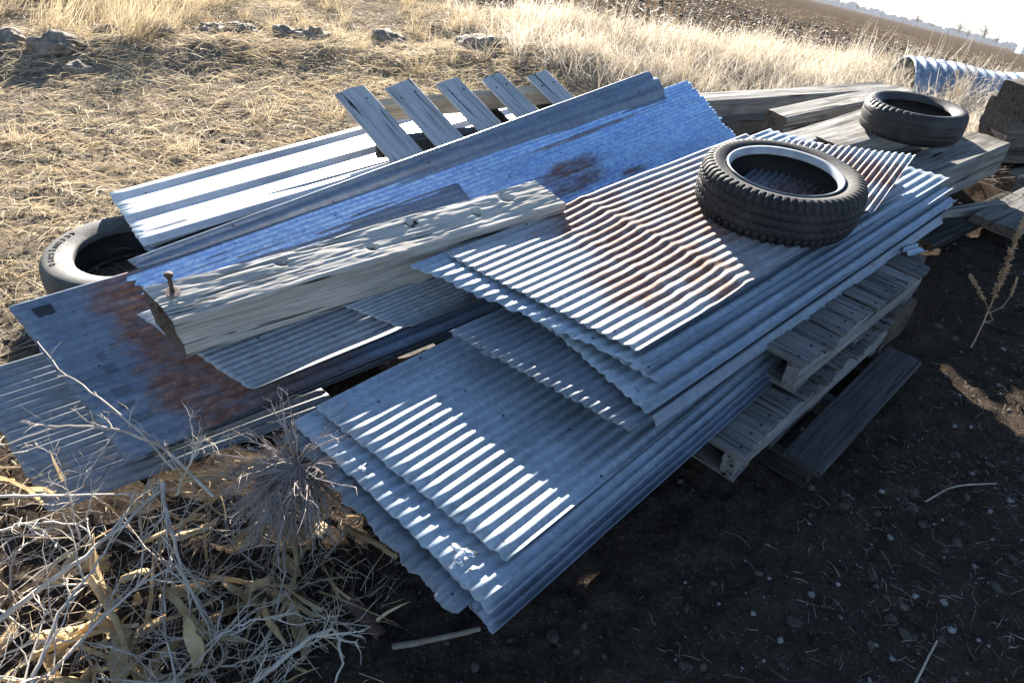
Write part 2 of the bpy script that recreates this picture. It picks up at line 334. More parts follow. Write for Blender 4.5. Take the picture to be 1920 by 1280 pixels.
# ---------------------------------------------------------------- wood builders
def frame(p0, p1, up):
    p0, p1 = V3(p0), V3(p1); x = (p1-p0).normalized(); y = V3(up).cross(x).normalized(); z = x.cross(y)
    m = Matrix((x, y, z)).transposed().to_4x4(); m.translation = p0; return m, (p1-p0).length
_pc = {}
def plank_mesh(L, W, T, mat, seed=0, nx=16, k=3, rough=.0018, endr=.006, ch=.004, endmat=None, warp=.0):
    """A board along +x from 0 to L, width on y, thickness on z, centred."""
    rng = random.Random(seed*7919+11); pts = []
    def side(a, b):
        for i in range(k): pts.append((a[0]+(b[0]-a[0])*(i+.5)/k, a[1]+(b[1]-a[1])*(i+.5)/k))
    w, t = W/2, T/2
    cs = [(-w, t), (w, t), (w, -t), (-w, -t)]
    ring = []
    kk = lambda d: max(2, int(k*d))
    def edge(a, b, n):
        dx, dy = b[0]-a[0], b[1]-a[1]; l = math.hypot(dx, dy); c = min(ch, l*.3)/l
        for i in range(n): f = c+(1-2*c)*i/(n-1); ring.append((a[0]+dx*f, a[1]+dy*f))
    nw, ntk = (max(2, k), max(2, int(round(k*T/W))+1))
    edge(cs[0], cs[1], nw); edge(cs[1], cs[2], ntk); edge(cs[2], cs[3], nw); edge(cs[3], cs[0], ntk)
    ring = np.array(ring)[::-1]; m = len(ring); so = seed*3.7
    xs = np.linspace(0, L, nx); V = []
    per = np.arange(m)
    for i, x in enumerate(xs):
        e = 0
        gy = rough*2*fbm(ring[:, 0]*26+so, np.full(m, x*2.2)+ring[:, 1]*30, 3)
        gzv = rough*2*fbm(ring[:, 0]*26+so+50, np.full(m, x*2.2)+ring[:, 1]*30, 3)
        rx = np.full(m, x)
        if i in (0, nx-1): rx = rx + endr*fbm(ring[:, 0]*45+so+i*9, ring[:, 1]*45, 2)
        wz = warp*math.sin(math.pi*x/L+so)
        V.append(np.stack([rx, ring[:, 0]*(1+.02*float(fbm(np.array([x*3+so]), np.array([so]), 2)[0]))+gy, ring[:, 1]+gzv+wz], -1))
    V = np.vstack(V); F = []
    i, j = np.meshgrid(np.arange(nx-1), per, indexing='ij'); j2 = (j+1) % m
    Q = np.stack([i*m+j, (i+1)*m+j, (i+1)*m+j2, i*m+j2], -1).reshape(-1, 4)
    me = bpy.data.meshes.new('board'); faces = [tuple(int(a) for a in q) for q in Q]
    ne = len(faces); faces.append(tuple(range(m))); faces.append(tuple(range((nx-1)*m+m-1, (nx-1)*m-1, -1)))
    me.from_pydata(V.tolist(), [], faces); me.materials.append(mat)
    if endmat: me.materials.append(endmat); me.polygons[ne].material_index = 1; me.polygons[ne+1].material_index = 1
    me.update(); return me
def plank(name, p0, p1, W, T, mat, up=(0,0,1), parent=None, seed=0, label=None, cat=None, group=None, **kw):
    m, L = frame(p0, p1, up)
    return link(name, plank_mesh(L, W, T, mat, seed, **kw), parent, m, label, cat, group)

def lathe(prof, n=24):
    prof = np.array(prof, float); k = len(prof); a = np.linspace(0, 2*np.pi, n, endpoint=False)
    V = np.stack([np.outer(np.cos(a), prof[:, 0]), np.outer(np.sin(a), prof[:, 0]), np.tile(prof[:, 1], (n, 1))], -1).reshape(-1, 3)
    i, j = np.meshgrid(np.arange(n), np.arange(k-1), indexing='ij'); i2 = (i+1) % n
    return V, np.stack([i*k+j, i2*k+j, i2*k+j+1, i*k+j+1], -1).reshape(-1, 4)
# ---------------------------------------------------------------- the pile on the right: pallets
def nail_mesh():
    V, F = lathe([(0,.0022), (.0035,.002), (.0048,.0008), (.0048,-.004)], 8); return mesh_np('nail', V, F, True, M['rusty_nail'])
def nails(slat, xs, W, T, seed):
    rr = random.Random(seed)
    if 'nail' not in _pc: _pc['nail'] = nail_mesh()
    for x in xs:
        for sg in (-1, 1): link('nail', _pc['nail'], slat, Matrix.Translation((x+rr.uniform(-.008,.008), sg*W*rr.uniform(.22,.32), T/2+.0005)))
def flat(v): v = Vector((v[0], v[1], 0)); return v.normalized()
def pallet(label, corner, far, inward, ztop, mats, nslat=8, depth=.95, slatw=.085, gap=None, seed=0, strh=.092, bottom=True, group='wooden pallets in the scrap pile'):
    """corner -> far runs along the outer stringer (slat tops at ztop); slats run inward."""
    c = V3(corner); f = V3(far); d = (f-c); L = d.length; d.normalize(); q = V3(inward).normalized(); up = d.cross(q)
    if up.z < 0: up = -up
    th = thing('pallet', label, 'pallet', (0,0,0), None, group); st = .02
    rng = random.Random(seed)
    for k in range(3):
        a = c + q*(.022 + k*(depth-.05)/2) - up*(st+strh/2); plank('stringer', a - d*.005, a + d*(L+.005), .042, strh, mats[1], up, th, seed*31+k, nx=26, k=4, rough=.0022)
    n = nslat; pitch = (L-slatw)/(n-1)
    for i in range(n):
        w = slatw*rng.uniform(.88, 1.12)
        if i in (0,): w = slatw*1.35
        p = c + d*(slatw/2 + pitch*i) - up*(st/2) + up*rng.uniform(-.001,.004); tl = rng.uniform(-.010,.010)
        sl = plank('slat', p - q*rng.uniform(-.004,.012), p + q*depth + d*tl, w, st, mats[0], up, th, seed*31+10+i, nx=14, k=5, rough=.0022, endr=.012); nails(sl, (.026,), w, st, seed*77+i)
    if bottom:
        for i in range(3):
            p = c + d*(.06+(L-.12)*i/2) - up*(st*1.5+strh); plank('bottom_slat', p, p + q*depth, .10, st, mats[0], up, th, seed*31+40+i, nx=10, k=4)
    return th
U0, U1 = (0.8697,1.6253,0.3950), (1.5242,2.2861,0.3950)
L0, L1 = (0.6743,1.3866,0.2350), (1.4134,2.1596,0.2350)
qU = V3((0.7561,1.7145,0.3950))-V3(U0); qL = V3((0.5841,1.4414,0.2350))-V3(L0)
def ortho(c, f): d = flat(V3(f)-V3(c)); return Vector((-d.y, d.x, 0))
pallet('weathered grey pallet sticking out from under the upper stack of sheets', U0, U1, ortho(U0, U1)*.9+flat(qU)*.3, .395, (M['slat'], M['slat_pale']), 8, .95, .098, seed=3)
pallet('grey pallet in the middle of the three, below the lower sheets', L0, L1, ortho(L0, L1)*.9+flat(qL)*.3, .235, (M['slat'], M['slat_pale']), 9, 1.0, .098, seed=5)
def ground_pallet():
    th = thing('pallet', 'dark wide board pallet lying on the dirt at the bottom', 'pallet', (0,0,0), None, 'wooden pallets in the scrap pile')
    a, b, c, d = (V3(p) for p in ((0.8668,1.5342,0.1000), (0.9683,1.4579,0.1000), (1.5398,2.0807,0.1000), (1.4287,2.1471,0.1000)))
    ax = flat((c-b)); q = Vector((-ax.y, ax.x, 0)); mid0 = (a+b)/2; L = (c-b).length
    for i in range(5):
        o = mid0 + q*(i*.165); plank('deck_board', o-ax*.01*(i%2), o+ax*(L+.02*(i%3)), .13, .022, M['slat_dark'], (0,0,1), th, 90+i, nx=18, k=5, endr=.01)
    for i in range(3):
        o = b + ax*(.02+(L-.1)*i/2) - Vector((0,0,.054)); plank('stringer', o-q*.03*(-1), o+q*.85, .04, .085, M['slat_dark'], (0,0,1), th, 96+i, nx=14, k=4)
ground_pallet()

# ---------------------------------------------------------------- lower stack of sheets on the right
dl = Vector((.665,.747,0)); nl_ = Vector((-.747,.665,0))
def stacked(label, NL, NR, L, mat, zf, seed, d=dl, **kw):
    NL, NR = V3(NL), V3(NR); FL = NL + d*L; FR = NR + d*L; FL.z = zf; FR.z = zf
    return sheet('corrugated_sheet', label, NL, NR, FR, FL, mat, seed=seed, group=kw.pop('group', 'corrugated sheets in the lower right stack'), **kw)
curl = lambda a, w=.10: (lambda S, T, W, L: a*np.clip((S-(1-w))/w, 0, 1)**2)
stacked('clean grey corrugated sheet topmost of the lower stack, striped with sun', (-0.5030,1.3064,0.3450), (0.0299,0.8906,0.3350), 2.2, M['zinc_a'], .318, 1)
stacked('corrugated sheet with solder blobs, second from top in the lower stack', (-0.5530,1.2642,0.3250), (-0.0102,0.8019,0.3180), 2.2, M['zinc_d'], .304, 2)
stacked('corrugated sheet whose torn edge sticks out farthest left in the lower stack', (-0.5716,1.2381,0.3000), (-0.0692,0.7820,0.2860), 2.2, M['zinc_c'], .291, 3, rag=.008)
stacked('corrugated sheet below the solder-blobbed one, wider at the corner', (-0.5050,1.2730,0.3030), (0.0029,0.7876,0.3000), 2.2, M['zinc_d'], .280, 4)
stacked('corrugated sheet near the bottom of the lower stack with a bent corner', (-0.4831,1.2641,0.2850), (0.0050,0.7711,0.2840), 2.2, M['zinc_b'], .270, 5)
stacked('lowest corrugated sheet of the lower right stack', (-0.4550,1.2578,0.2650), (0.0131,0.7635,0.2660), 2.2, M['zinc_b'], .260, 6)
def blob(label, c, r, seed):
    bm = bmesh.new(); bmesh.ops.create_icosphere(bm, subdivisions=3, radius=1)
    for v in bm.verts:
        a = math.atan2(v.co.y, v.co.x); k = 1+.42*math.sin(3*a+seed)+.22*math.sin(5*a+2.1*seed)
        n = mnoise.noise(v.co*2.2+Vector((seed*5,0,0)))
        v.co = Vector((v.co.x*k*r*(1+.3*n), v.co.y*k*r*(1+.3*n), max(-.05, v.co.z)*r*(.22+.3*abs(n))))
    me = bpy.data.meshes.new('solder_blob'); bm.to_mesh(me); bm.free(); me.materials.append(M['solder'])
    for p in me.polygons: p.use_smooth = True
    link('solder_blob', me, None, Matrix.Translation(c), label, 'metal blob', 'metal blobs on the lower sheets')
blob('shiny spread metal blob near the front corner of the lower sheets', (-0.0684,0.9030,0.3320), .022, 1)
blob('small upstanding shiny metal scrap on the lower sheet left part', (-0.3342,1.1199,0.3340), .011, 4)

# ---------------------------------------------------------------- upper stack of sheets on the right
du = flat(V3((1.7151,2.7723,0.5200))-V3((0.3314,1.3679,0.5200)))
G2 = 'corrugated sheets in the upper right stack'
def lift_edge(a, w=.12): return lambda S, T, W, L: a*np.clip((S-(1-w))/w, 0, 1)
flang = lambda a: (lambda S, T, W, L: -a*np.clip((S-.96)/.04, 0, 1)**1.5)
stacked('long corrugated sheet lowest in the upper stack, edge drooping right', (-0.0870,1.5099,0.4150), (0.3936,1.2962,0.4120), 1.95, M['zinc_b'], .425, 12, du, group=G2, h=flang(.03))
stacked('shaded corrugated sheet with nail holes sticking out furthest of the upper stack', (-0.1831,1.5788,0.4250), (0.3073,1.2264,0.4320), 2.1, M['zinc_c'], .440, 13, du, group=G2)
stacked('blue-shaded corrugated sheet with bright right edge in the upper stack', V3((-0.1327,1.6544,0.4380))+du*.14, V3((0.3605,1.2939,0.4400))+du*.05, 2.05, M['zinc_d'], .452, 14, du, group=G2, h=flang(.02))
stacked('corrugated sheet with a dog-eared corner under the sunlit ones', V3((-0.1876,1.7136,0.4500))+du*.18, (0.3523,1.2690,0.4550), 2.1, M['zinc_a'], .466, 15, du, group=G2)
stacked('corrugated sheet with a flat side strip lit by the sun, upper stack', V3((-0.2240,1.7426,0.4660))+du*.14, V3((0.3693,1.3515,0.4700))+du*.03, 2.05, M['zinc_d'], .482, 16, du, group=G2, h=lambda S, T, W, L: .010*np.clip((S-.93)/.07, 0, 1))
stacked('sunlit corrugated sheet with a bent lip below the topmost rusty one', (-0.3412,1.8388,0.4780), (0.3481,1.4000,0.4920), 2.15, M['zinc_d'], .500, 17, du, group=G2, rag=.006)
def creases(S, T, W, L):
    u = T - .05 + .10*S; a = np.clip((u-.38)/.20, 0, 1)
    wig = .006*np.exp(-((u-.38)/.03)**2) + .007*np.exp(-((u-.58)/.03)**2)
    return .012*a + wig*.7 + .004*np.clip((.12-S)/.12, 0, 1)
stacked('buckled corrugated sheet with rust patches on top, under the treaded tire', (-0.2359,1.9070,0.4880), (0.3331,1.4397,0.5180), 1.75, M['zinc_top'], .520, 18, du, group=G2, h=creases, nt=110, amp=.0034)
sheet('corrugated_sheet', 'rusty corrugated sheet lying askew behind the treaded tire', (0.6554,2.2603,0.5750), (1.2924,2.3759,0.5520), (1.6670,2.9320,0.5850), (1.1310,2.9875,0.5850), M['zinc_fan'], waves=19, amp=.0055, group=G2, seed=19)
sheet('corrugated_sheet', 'small torn scrap of corrugated sheet poking out above the pallet slats', (1.4503,2.4436,0.4100), (1.4910,2.3507,0.4050), (1.5704,2.4065,0.4000), (1.5063,2.4940,0.4000), M['zinc_d'], waves=4, amp=.006, nt=10, group=G2, rag=.02, seed=20)

# ---------------------------------------------------------------- left stack of sheets
G3 = 'sheets in the left stack'
sheet('corrugated_sheet', 'grey corrugated sheet lowest at far left edge, half buried in twigs', (-1.6180,1.4888,0.1700), (-1.2085,1.1320,0.0300), (-0.5138,1.5558,0.1200), (-1.0104,1.9319,0.2200), M['zinc_lowleft'], group=G3, seed=30, amp=.003)
sheet('corrugated_sheet', 'dark edged sheet at the bottom of the left bundle', (-1.4614,1.6139,0.2850), (-1.0355,1.3060,0.0750), (0.0795,1.9667,0.3000), (-0.3321,2.3997,0.3800), M['zinc_c'], group=G3, seed=31)
sheet('corrugated_sheet', 'dark edged sheet in the middle of the left bundle', (-1.4377,1.6105,0.3000), (-1.0146,1.3146,0.0950), (0.0962,1.9868,0.3150), (-0.3281,2.3702,0.3950), M['zinc_b'], group=G3, seed=32)
sheet('corrugated_sheet', 'dark edged sheet near the top of the left bundle', (-1.4142,1.6069,0.3150), (-1.0199,1.2936,0.1120), (0.0764,1.9808,0.3300), (-0.3240,2.3407,0.4100), M['zinc_b'], group=G3, seed=33)
sheet('corrugated_sheet', 'corrugated sheet with a broad rust band and black tape at its front end', (-1.5032,1.6057,0.3550), (-1.0342,1.2513,0.1250), (0.0934,1.9771,0.3450), (-0.2925,2.5765,0.4500), M['zinc_front'], group=G3, seed=34, amp=.0030)
sheet('corrugated_sheet', 'long blue corrugated sheet with brown rust blotches and a ragged far end', (-1.2347,1.7924,0.3700), (-0.7822,1.5629,0.2350), (1.0648,3.4668,0.4000), (0.7761,3.6176,0.6300), M['zinc_blue'], group=G3, seed=35, amp=.0024, nt=90, rag=.012, waves=22)
sheet('corrugated_sheet', 'short sheet end under the squared timber with a sunlit curled edge', (-1.1240,1.6148,0.3600), (-0.7377,1.4739,0.2150), (-0.1201,1.9277,0.3050), (-0.5293,2.1609,0.3950), M['zinc_stub'], group=G3, seed=36, amp=.0018, h=lambda S, T, W, L: .034*np.clip((S-.90)/.10, 0, 1)**1.5)
sheet('corrugated_sheet', 'sheet corner wedged between the timber and the upper stack', (-0.6868,1.7867,0.3800), (-0.3226,1.7485,0.2900), (0.3479,2.2615,0.3600), (-0.1604,2.3118,0.4400), M['zinc_stub'], group=G3, seed=37, amp=.0018, h=lambda S, T, W, L: .030*np.clip((S-.88)/.12, 0, 1)**1.5)
def ridge(S, T, W, L): return .012*np.sin(np.pi*S)**2 - .030*S*S
sheet('ridge_sheet', 'long narrow rolled sheet along the raised left edge of the pile', (-1.2600,1.8560,0.3950), (-1.1791,1.8174,0.3400), (0.6683,3.4247,0.6050), (0.5495,3.4917,0.6900), M['zinc_ridge'], waves=3, amp=.004, ns=60, group=G3, seed=38, h=ridge, nt=60)

# standing seam roofing panels
sheet('roof_panel', 'bright white ribbed roofing panel glaring in the sun', (-1.7704,2.6166,0.2200), (-1.3902,2.1551,0.2650), (0.0423,3.5803,0.3300), (-0.2020,4.3238,0.2800), M['white_panel'], prof=ribbed(2.35, .020), ns=150, nt=40, group='ribbed roofing panels', seed=40, dent=.001)
sheet('roof_panel', 'grey ribbed roofing panel beside the white one, thin lit ribs', (-1.5203,2.3152,0.2250), (-1.3064,2.0903,0.2250), (0.4214,3.3929,0.3700), (0.2727,3.8672,0.3700), M['grey_panel'], prof=ribbed(3.2, .016), ns=150, nt=40, group='ribbed roofing panels', seed=41, dent=.001)
sheet('roof_panel', 'short white panel end tucked below the white roofing panel', (-1.4677,2.2784,0.2450), (-1.3712,2.1765,0.2550), (-1.2438,2.2987,0.2700), (-1.3319,2.3917,0.2600), M['white_panel'], prof=ribbed(2, .010), ns=60, nt=12, group='ribbed roofing panels', seed=42, dent=.001)

# ---------------------------------------------------------------- squared timber with bolt
def timber_mesh(L, W, T, seed, mat, endmat, gouge=.0042, skew=0.0):
    nx, k = 220, 26; ring = []
    for (a, b) in (((-W/2, T/2), (W/2, T/2)), ((W/2, T/2), (W/2, -T/2)), ((W/2, -T/2), (-W/2, -T/2)), ((-W/2, -T/2), (-W/2, T/2))):
        for i in range(k): f = .025+.95*i/(k-1); ring.append((a[0]+(b[0]-a[0])*f, a[1]+(b[1]-a[1])*f))
    ring = np.array(ring)[::-1]; m = len(ring); xs = np.linspace(0, L, nx)
    X, J = np.meshgrid(xs, np.arange(m), indexing='ij'); Y = ring[J, 0]; Z = ring[J, 1]
    cen = np.stack([Y, Z], -1); ln = np.maximum(np.abs(Y)/(W/2), np.abs(Z)/(T/2))
    so = seed*5.1; c = (Y+Z*1.3)
    gr = fbm(X*1.1+so, c*42+so*2, 3); crk = np.exp(-(gr/.035)**2)*sstep(-.05, .25, fbm(X*1.7+so*3, c*9, 2))
    d = .0013*fbm(X*1.6+so, c*110+so, 4) - .0045*crk + gouge*np.minimum(0, fbm(X*3.5+so, c*20+so, 4)-.22)*1.5 + .0010*fbm(X*16, c*150, 2)
    top = Z > T/2-.001
    d = d + np.where(top, .0025*np.minimum(0, fbm(X*4+so+7, Y*40, 3)), 0)
    for (hx, hy, hr) in ((.36,.03,.012), (.62,-.02,.010), (.80,.035,.012), (1.02,.0,.012), (1.16,.03,.014)):
        d = d - np.where(top, .03*np.exp(-(((X-hx)**2+(Y-hy)**2)/hr**2)), 0)
    sc_ = 1 + d/(.5*min(W, T)); Y = Y*np.where(True, sc_, 1); Z = Z*sc_
    X = X + skew*np.clip(Y, -W/2, W/2); X[0] += .007*fbm(ring[:, 0]*20+so, ring[:, 1]*20, 3); X[-1] += .010*fbm(ring[:, 0]*20+so+30, ring[:, 1]*20, 3)
    V = np.stack([X, Y, Z], -1).reshape(-1, 3)
    i, j = np.meshgrid(np.arange(nx-1), np.arange(m), indexing='ij'); j2 = (j+1) % m
    Q = np.stack([i*m+j, (i+1)*m+j, (i+1)*m+j2, i*m+j2], -1).reshape(-1, 4)
    faces = [tuple(map(int, q)) for q in Q]; ne = len(faces)
    # end caps: inset ring + centre fan so they can be uneven
    Vl = V.tolist()
    for (base, sgn) in ((0, 1), ((nx-1)*m, -1)):
        ins = len(Vl)
        for q in range(m):
            v = V[base+q]; Vl.append([float(v[0]+sgn*.004*random.uniform(-1,1)), float(v[1]*.6), float(v[2]*.6)])
        cpt = len(Vl); Vl.append([float(V[base:base+m, 0].mean()+sgn*.006), 0., 0.])
        for q in range(m):
            r = (q+1) % m; a, b2, c2, d2 = base+q, base+r, ins+r, ins+q
            faces.append((a, b2, c2, d2) if sgn > 0 else (d2, c2, b2, a)); faces.append((d2, c2, cpt) if sgn > 0 else (cpt, c2, d2))
    me = bpy.data.meshes.new('timber'); me.from_pydata(Vl, [], faces); me.materials.append(mat); me.materials.append(endmat)
    for p in me.polygons[ne:]: p.material_index = 1
    me.update(); return me
tA, tB, tC = V3((-1.0352,1.5549,0.5000)), V3((-0.9231,1.4667,0.4700)), V3((-0.9272,1.4408,0.3300))
tD, tE = V3((0.0352,2.3575,0.5800)), V3((0.1393,2.2059,0.5500))
ax = ((tD-tA)+(tE-tB)).normalized(); across = (tB-tA); across = (across-ax*across.dot(ax)); wT = across.length; across.normalize()
nrm = across.cross(ax); nrm = nrm if nrm.z > 0 else -nrm
hT = .168; wT = .155; Ltim = ((tD-tA).length+(tE-tB).length)/2
c0 = (tA+tB)/2 - nrm*hT/2
tm, _ = frame(c0, c0+ax*Ltim, nrm)
iA, iB = tm.inverted() @ tA, tm.inverted() @ tB; SK = (iB.x-iA.x)/(iB.y-iA.y); print('skew', SK, (iB-iA))
tim = link('timber', timber_mesh(Ltim, wT, hT, 3, M['timber'], M['timber_end'], skew=SK), None, tm, 'squared weathered timber with a bolt, lying across the left sheets', 'timber')
bx_ = Matrix.Translation((.045, wT*.16, hT/2))
V, F = lathe([(0,.075), (.006,.0745), (.0115,.072), (.0125,.068), (.0115,.0645), (.0062,.063), (.0058,.05), (.0058,.0), (.0055,-.03), (0,-.03)], 16)
bolt = link('bolt', mesh_np('bolt', V, F, True, M['rusty_steel']), tim, bx_ @ Matrix.Rotation(R(4), 4, 'Y'))
V, F = lathe([(.008,.001), (.008,.0045), (.0185,.0045), (.0195,.003), (.0195,.001), (.008,.001)], 24)
link('washer', mesh_np('washer', V, F, False, M['washer']), bolt, Matrix.Rotation(R(5), 4, 'X'))

# ---------------------------------------------------------------- tires
def tire_mesh(Ro, W, rb, mat, tread, nth=360, lean=0):
    """Axis on z, centred. Profile runs bead -> sidewall -> tread -> sidewall -> bead -> inside."""
    o = []
    hw = W/2; bw = hw*.78; sh = Ro-.022
    o += [(rb, bw-.012), (rb+.003, bw), (rb+.012, bw+.006)]
    for f in np.linspace(.08, 1, 9): o.append((rb+.012+(sh-rb-.012)*f, bw+.006+(hw-bw)*math.sin(f*math.pi*.62)*.95 - .004*f**3))
    zt = o[-1][1]
    tr0 = len(o)
    for f in np.linspace(0, 1, 33): o.append((Ro - .016*abs(2*f-1)**4, (zt-.004)*(1-2*f)))
    tr1 = len(o)
    o += [(r, -z) for (r, z) in o[:tr0][::-1]]
    wall = .011
    ins = [(rb+.004, -(bw-.014)), (rb+.03, -(hw-.004-wall)), (Ro-.05, -(hw-wall)), (Ro-.02-wall, -(hw*.75)), (Ro-wall-.004, 0), (Ro-.02-wall, hw*.75), (Ro-.05, hw-wall), (rb+.03, hw-.004-wall), (rb+.004, bw-.014), (rb, bw-.012)]
    o += ins; o = np.array(o); k = len(o)
    a = np.linspace(0, 2*np.pi, nth, endpoint=False); A, J = np.meshgrid(a, np.arange(k), indexing='ij')
    r = o[J, 0]; z = o[J, 1]
    f = np.clip((J-tr0)/(tr1-tr0-1), 0, 1); intr = (J >= tr0-2) & (J < tr1+2)
    r = r - np.where(intr, tread(A, f, J < tr0, J >= tr1), 0)
    r = r + .0012*fbm(A*4, J*.3, 2)
    V = np.stack([r*np.cos(A), r*np.sin(A), z], -1).reshape(-1, 3)
    i, j = np.meshgrid(np.arange(nth), np.arange(k-1), indexing='ij'); i2 = (i+1) % nth
    return mesh_np('tire', V, np.stack([i*k+j, i2*k+j, i2*k+j+1, i*k+j+1], -1).reshape(-1, 4), True, mat)
def tread_block(A, f, a0, a1):
    N = 64; ph = (A*N/(2*np.pi)) % 1.0
    zz = (np.abs(((A*N/(2*np.pi)) % 1.0)-.5)*2-.5)*.035
    gro = np.zeros_like(A)
    for c in (.20, .40, .60, .80): gro = np.maximum(gro, (np.abs(f-c-zz) < .022).astype(float))
    lug = ((ph > .55) & ((f < .17) | (f > .83) | a0 | a1)).astype(float)
    sip = ((np.abs(ph-.25) < .09) & (f > .22) & (f < .78)).astype(float)*.4
    return .007*gro + .011*lug + .004*sip
def tread_worn(A, f, a0, a1):
    N = 44; ph = (A*N/(2*np.pi)) % 1.0; w = .5+.5*np.sin(A*2+1.2)
    lug = ((ph > .6) & ((f < .10) | (f > .9) | a0 | a1)).astype(float)*w
    return .010*lug + .002*(np.abs(f-.35) < .02)+.002*(np.abs(f-.65) < .02)
def tread_slick(A, f, a0, a1): return .0015*((np.abs(f-.3) < .03) | (np.abs(f-.7) < .03))
def torus_band(r0, r1, z0, z1, n=120):
    V, F = lathe([(r1, z1-.004), (r1, z1), ((r0+r1)/2, (z0+z1)/2+.003), (r0, z0), (r0-.002, z0-.012)], n); return V, F
tc = V3((0.9174,2.3625,0.7000)); 
t1 = thing('tire', 'black truck tire with deep zigzag tread and pale ring around the hole', 'tire', (tc.x, tc.y, .612), Matrix.Rotation(R(1.5), 3, 'X'), 'old tires on the pile')
link('tread_casing', tire_mesh(.292, .165, .190, M['rubber'], tread_block, 840), t1)
V, F = torus_band(.189, .205, .068, .0815); link('white_band', mesh_np('white_band', V, F, True, M['white_ring']), t1)
tc = V3((1.9393,3.5761,0.6200))
t2 = thing('tire', 'black bald tire with a scuffed shoulder lying on the far timbers', 'tire', (tc.x, tc.y, .55), Matrix.Rotation(R(-1), 3, 'X'), 'old tires on the pile')
link('tread_casing', tire_mesh(.245, .145, .165, M['rubber_worn'], tread_worn), t2)
tc = V3((-1.5351,2.2732,0.1850))
t3 = thing('tire', 'dusty grey smooth tire lying on the ground under the panel ends', 'tire', (tc.x, tc.y, .10), None, 'old tires on the pile')
link('casing', tire_mesh(.305, .165, .185, M['rubber_pale'], tread_slick), t3)
def arc_text(txt, rad, z, a0, step, size, parent, mat):
    bm = bmesh.new()
    for i, ch in enumerate(txt):
        cu = bpy.data.curves.new('t', 'FONT'); cu.body = ch; cu.size = size; cu.extrude = .0012; cu.align_x = 'CENTER'
        ob = bpy.data.objects.new('t', cu); COL.objects.link(ob); dg = bpy.context.evaluated_depsgraph_get(); me = bpy.data.meshes.new_from_object(ob.evaluated_get(dg))
        a = a0 + i*step
        me.transform(Matrix.Rotation(a+R(90), 4, 'Z') @ Matrix.Translation((0, -rad, z))); bm.from_mesh(me)
        bpy.data.objects.remove(ob); bpy.data.curves.remove(cu); bpy.data.meshes.remove(me)
    me = bpy.data.meshes.new('lettering'); bm.to_mesh(me); bm.free(); me.materials.append(mat)
    return link('lettering', me, parent)
arc_text('AKEMUJSMIB', .262, .0868, R(165), R(6.4), .028, t3, M['letter'])

# ---------------------------------------------------------------- pallet leaning on the roofing panels
def left_pallet():
    th = thing('pallet', 'pallet with five grey slats tilted up behind the sheet pile', 'pallet', (0,0,0), None, 'wooden pallets in the scrap pile')
    a = V3((-0.8587,3.2076,0.5600)); b = V3((0.0034,3.5853,0.6000)); d = (b-a)/4
    q = (V3((-0.5451,2.8983,0.4000))-V3((-0.8587,3.2076,0.5600))); q.normalize(); up = d.cross(q); up = up if up.z > 0 else -up; up.normalize()
    ws = (.155,.145,.130,.125,.125)
    for i in range(5):
        p = a + d*i; sl = plank('slat', p - q*.01*(i % 2), p + q*.66, ws[i], .018, M['slat_light'], up, th, 120+i, nx=16, k=5, rough=.002, endr=.008); nails(sl, (.09,), ws[i], .018, 500+i)
    dn = d.normalized()
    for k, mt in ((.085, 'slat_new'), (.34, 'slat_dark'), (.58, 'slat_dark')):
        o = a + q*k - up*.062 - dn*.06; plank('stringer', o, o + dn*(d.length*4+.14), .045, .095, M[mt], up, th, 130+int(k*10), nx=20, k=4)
    for i in range(4):
        p = a + d*(i*1.3+.15) - up*.12; plank('bottom_slat', p, p + q*.62, .09, .018, M['slat_dark'], up, th, 140+i, nx=10, k=4)
left_pallet()

# ---------------------------------------------------------------- timbers beyond
GT = 'old timbers and railway ties beyond the sheets'
def tie(label, p0, p1, W, T, mat='tie', up=(0,0,1), seed=0, end='timber_end', **kw):
    return plank('timber', p0, p1, W, T, M[mat], up, None, seed, label, 'timber', GT, nx=40, k=7, rough=.003, endr=.007, ch=.008, endmat=M[end], **kw)
tie('long grey timber farthest back, behind the tires', (0.9789,4.4455,0.2200), (2.4661,5.0025,0.2600), .16, .16, seed=201)
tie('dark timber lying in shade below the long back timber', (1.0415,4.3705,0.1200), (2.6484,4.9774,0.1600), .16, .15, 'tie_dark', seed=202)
tie('square timber with a dark cut end beside the bald tire', (1.3431,3.8257,0.3700), (2.3030,4.4634,0.4000), .15, .14, seed=203)
tie('pale timber under the bald tire, next to the square one', (1.3225,3.4621,0.3600), (2.1396,4.0800,0.4200), .15, .14, seed=204)
tie('timber with a bolt hole reaching out under the bald tire', (1.5009,3.4275,0.3700), (2.3214,3.9996,0.4200), .17, .15, seed=205)
tie('thick split timber leaning out at the end of the pile', (1.7064,3.1793,0.2700), (2.5653,3.8600,0.3100), .21, .19, seed=206)
tie('thin grey board on the dirt beyond the sheet ends', (2.0070,3.1690,0.0600), (2.8962,3.8882,0.0500), .14, .04, 'slat_dark', seed=207)
tie('short propped board with a sunlit top edge', (2.1652,3.4532,0.0600), (2.6383,3.6138,0.0900), .05, .10, 'tie', seed=208)
for i, (lb, a, b, w, t) in enumerate((
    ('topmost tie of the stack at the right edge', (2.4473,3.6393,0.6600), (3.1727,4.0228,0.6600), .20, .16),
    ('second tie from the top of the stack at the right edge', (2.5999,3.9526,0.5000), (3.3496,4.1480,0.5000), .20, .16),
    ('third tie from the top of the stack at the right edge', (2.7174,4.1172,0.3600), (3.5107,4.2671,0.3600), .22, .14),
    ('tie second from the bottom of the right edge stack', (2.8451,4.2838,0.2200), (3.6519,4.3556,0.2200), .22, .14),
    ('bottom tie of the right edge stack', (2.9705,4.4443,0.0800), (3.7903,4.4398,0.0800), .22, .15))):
    tie(lb, a, b, w, t, 'tie_dark', seed=220+i)
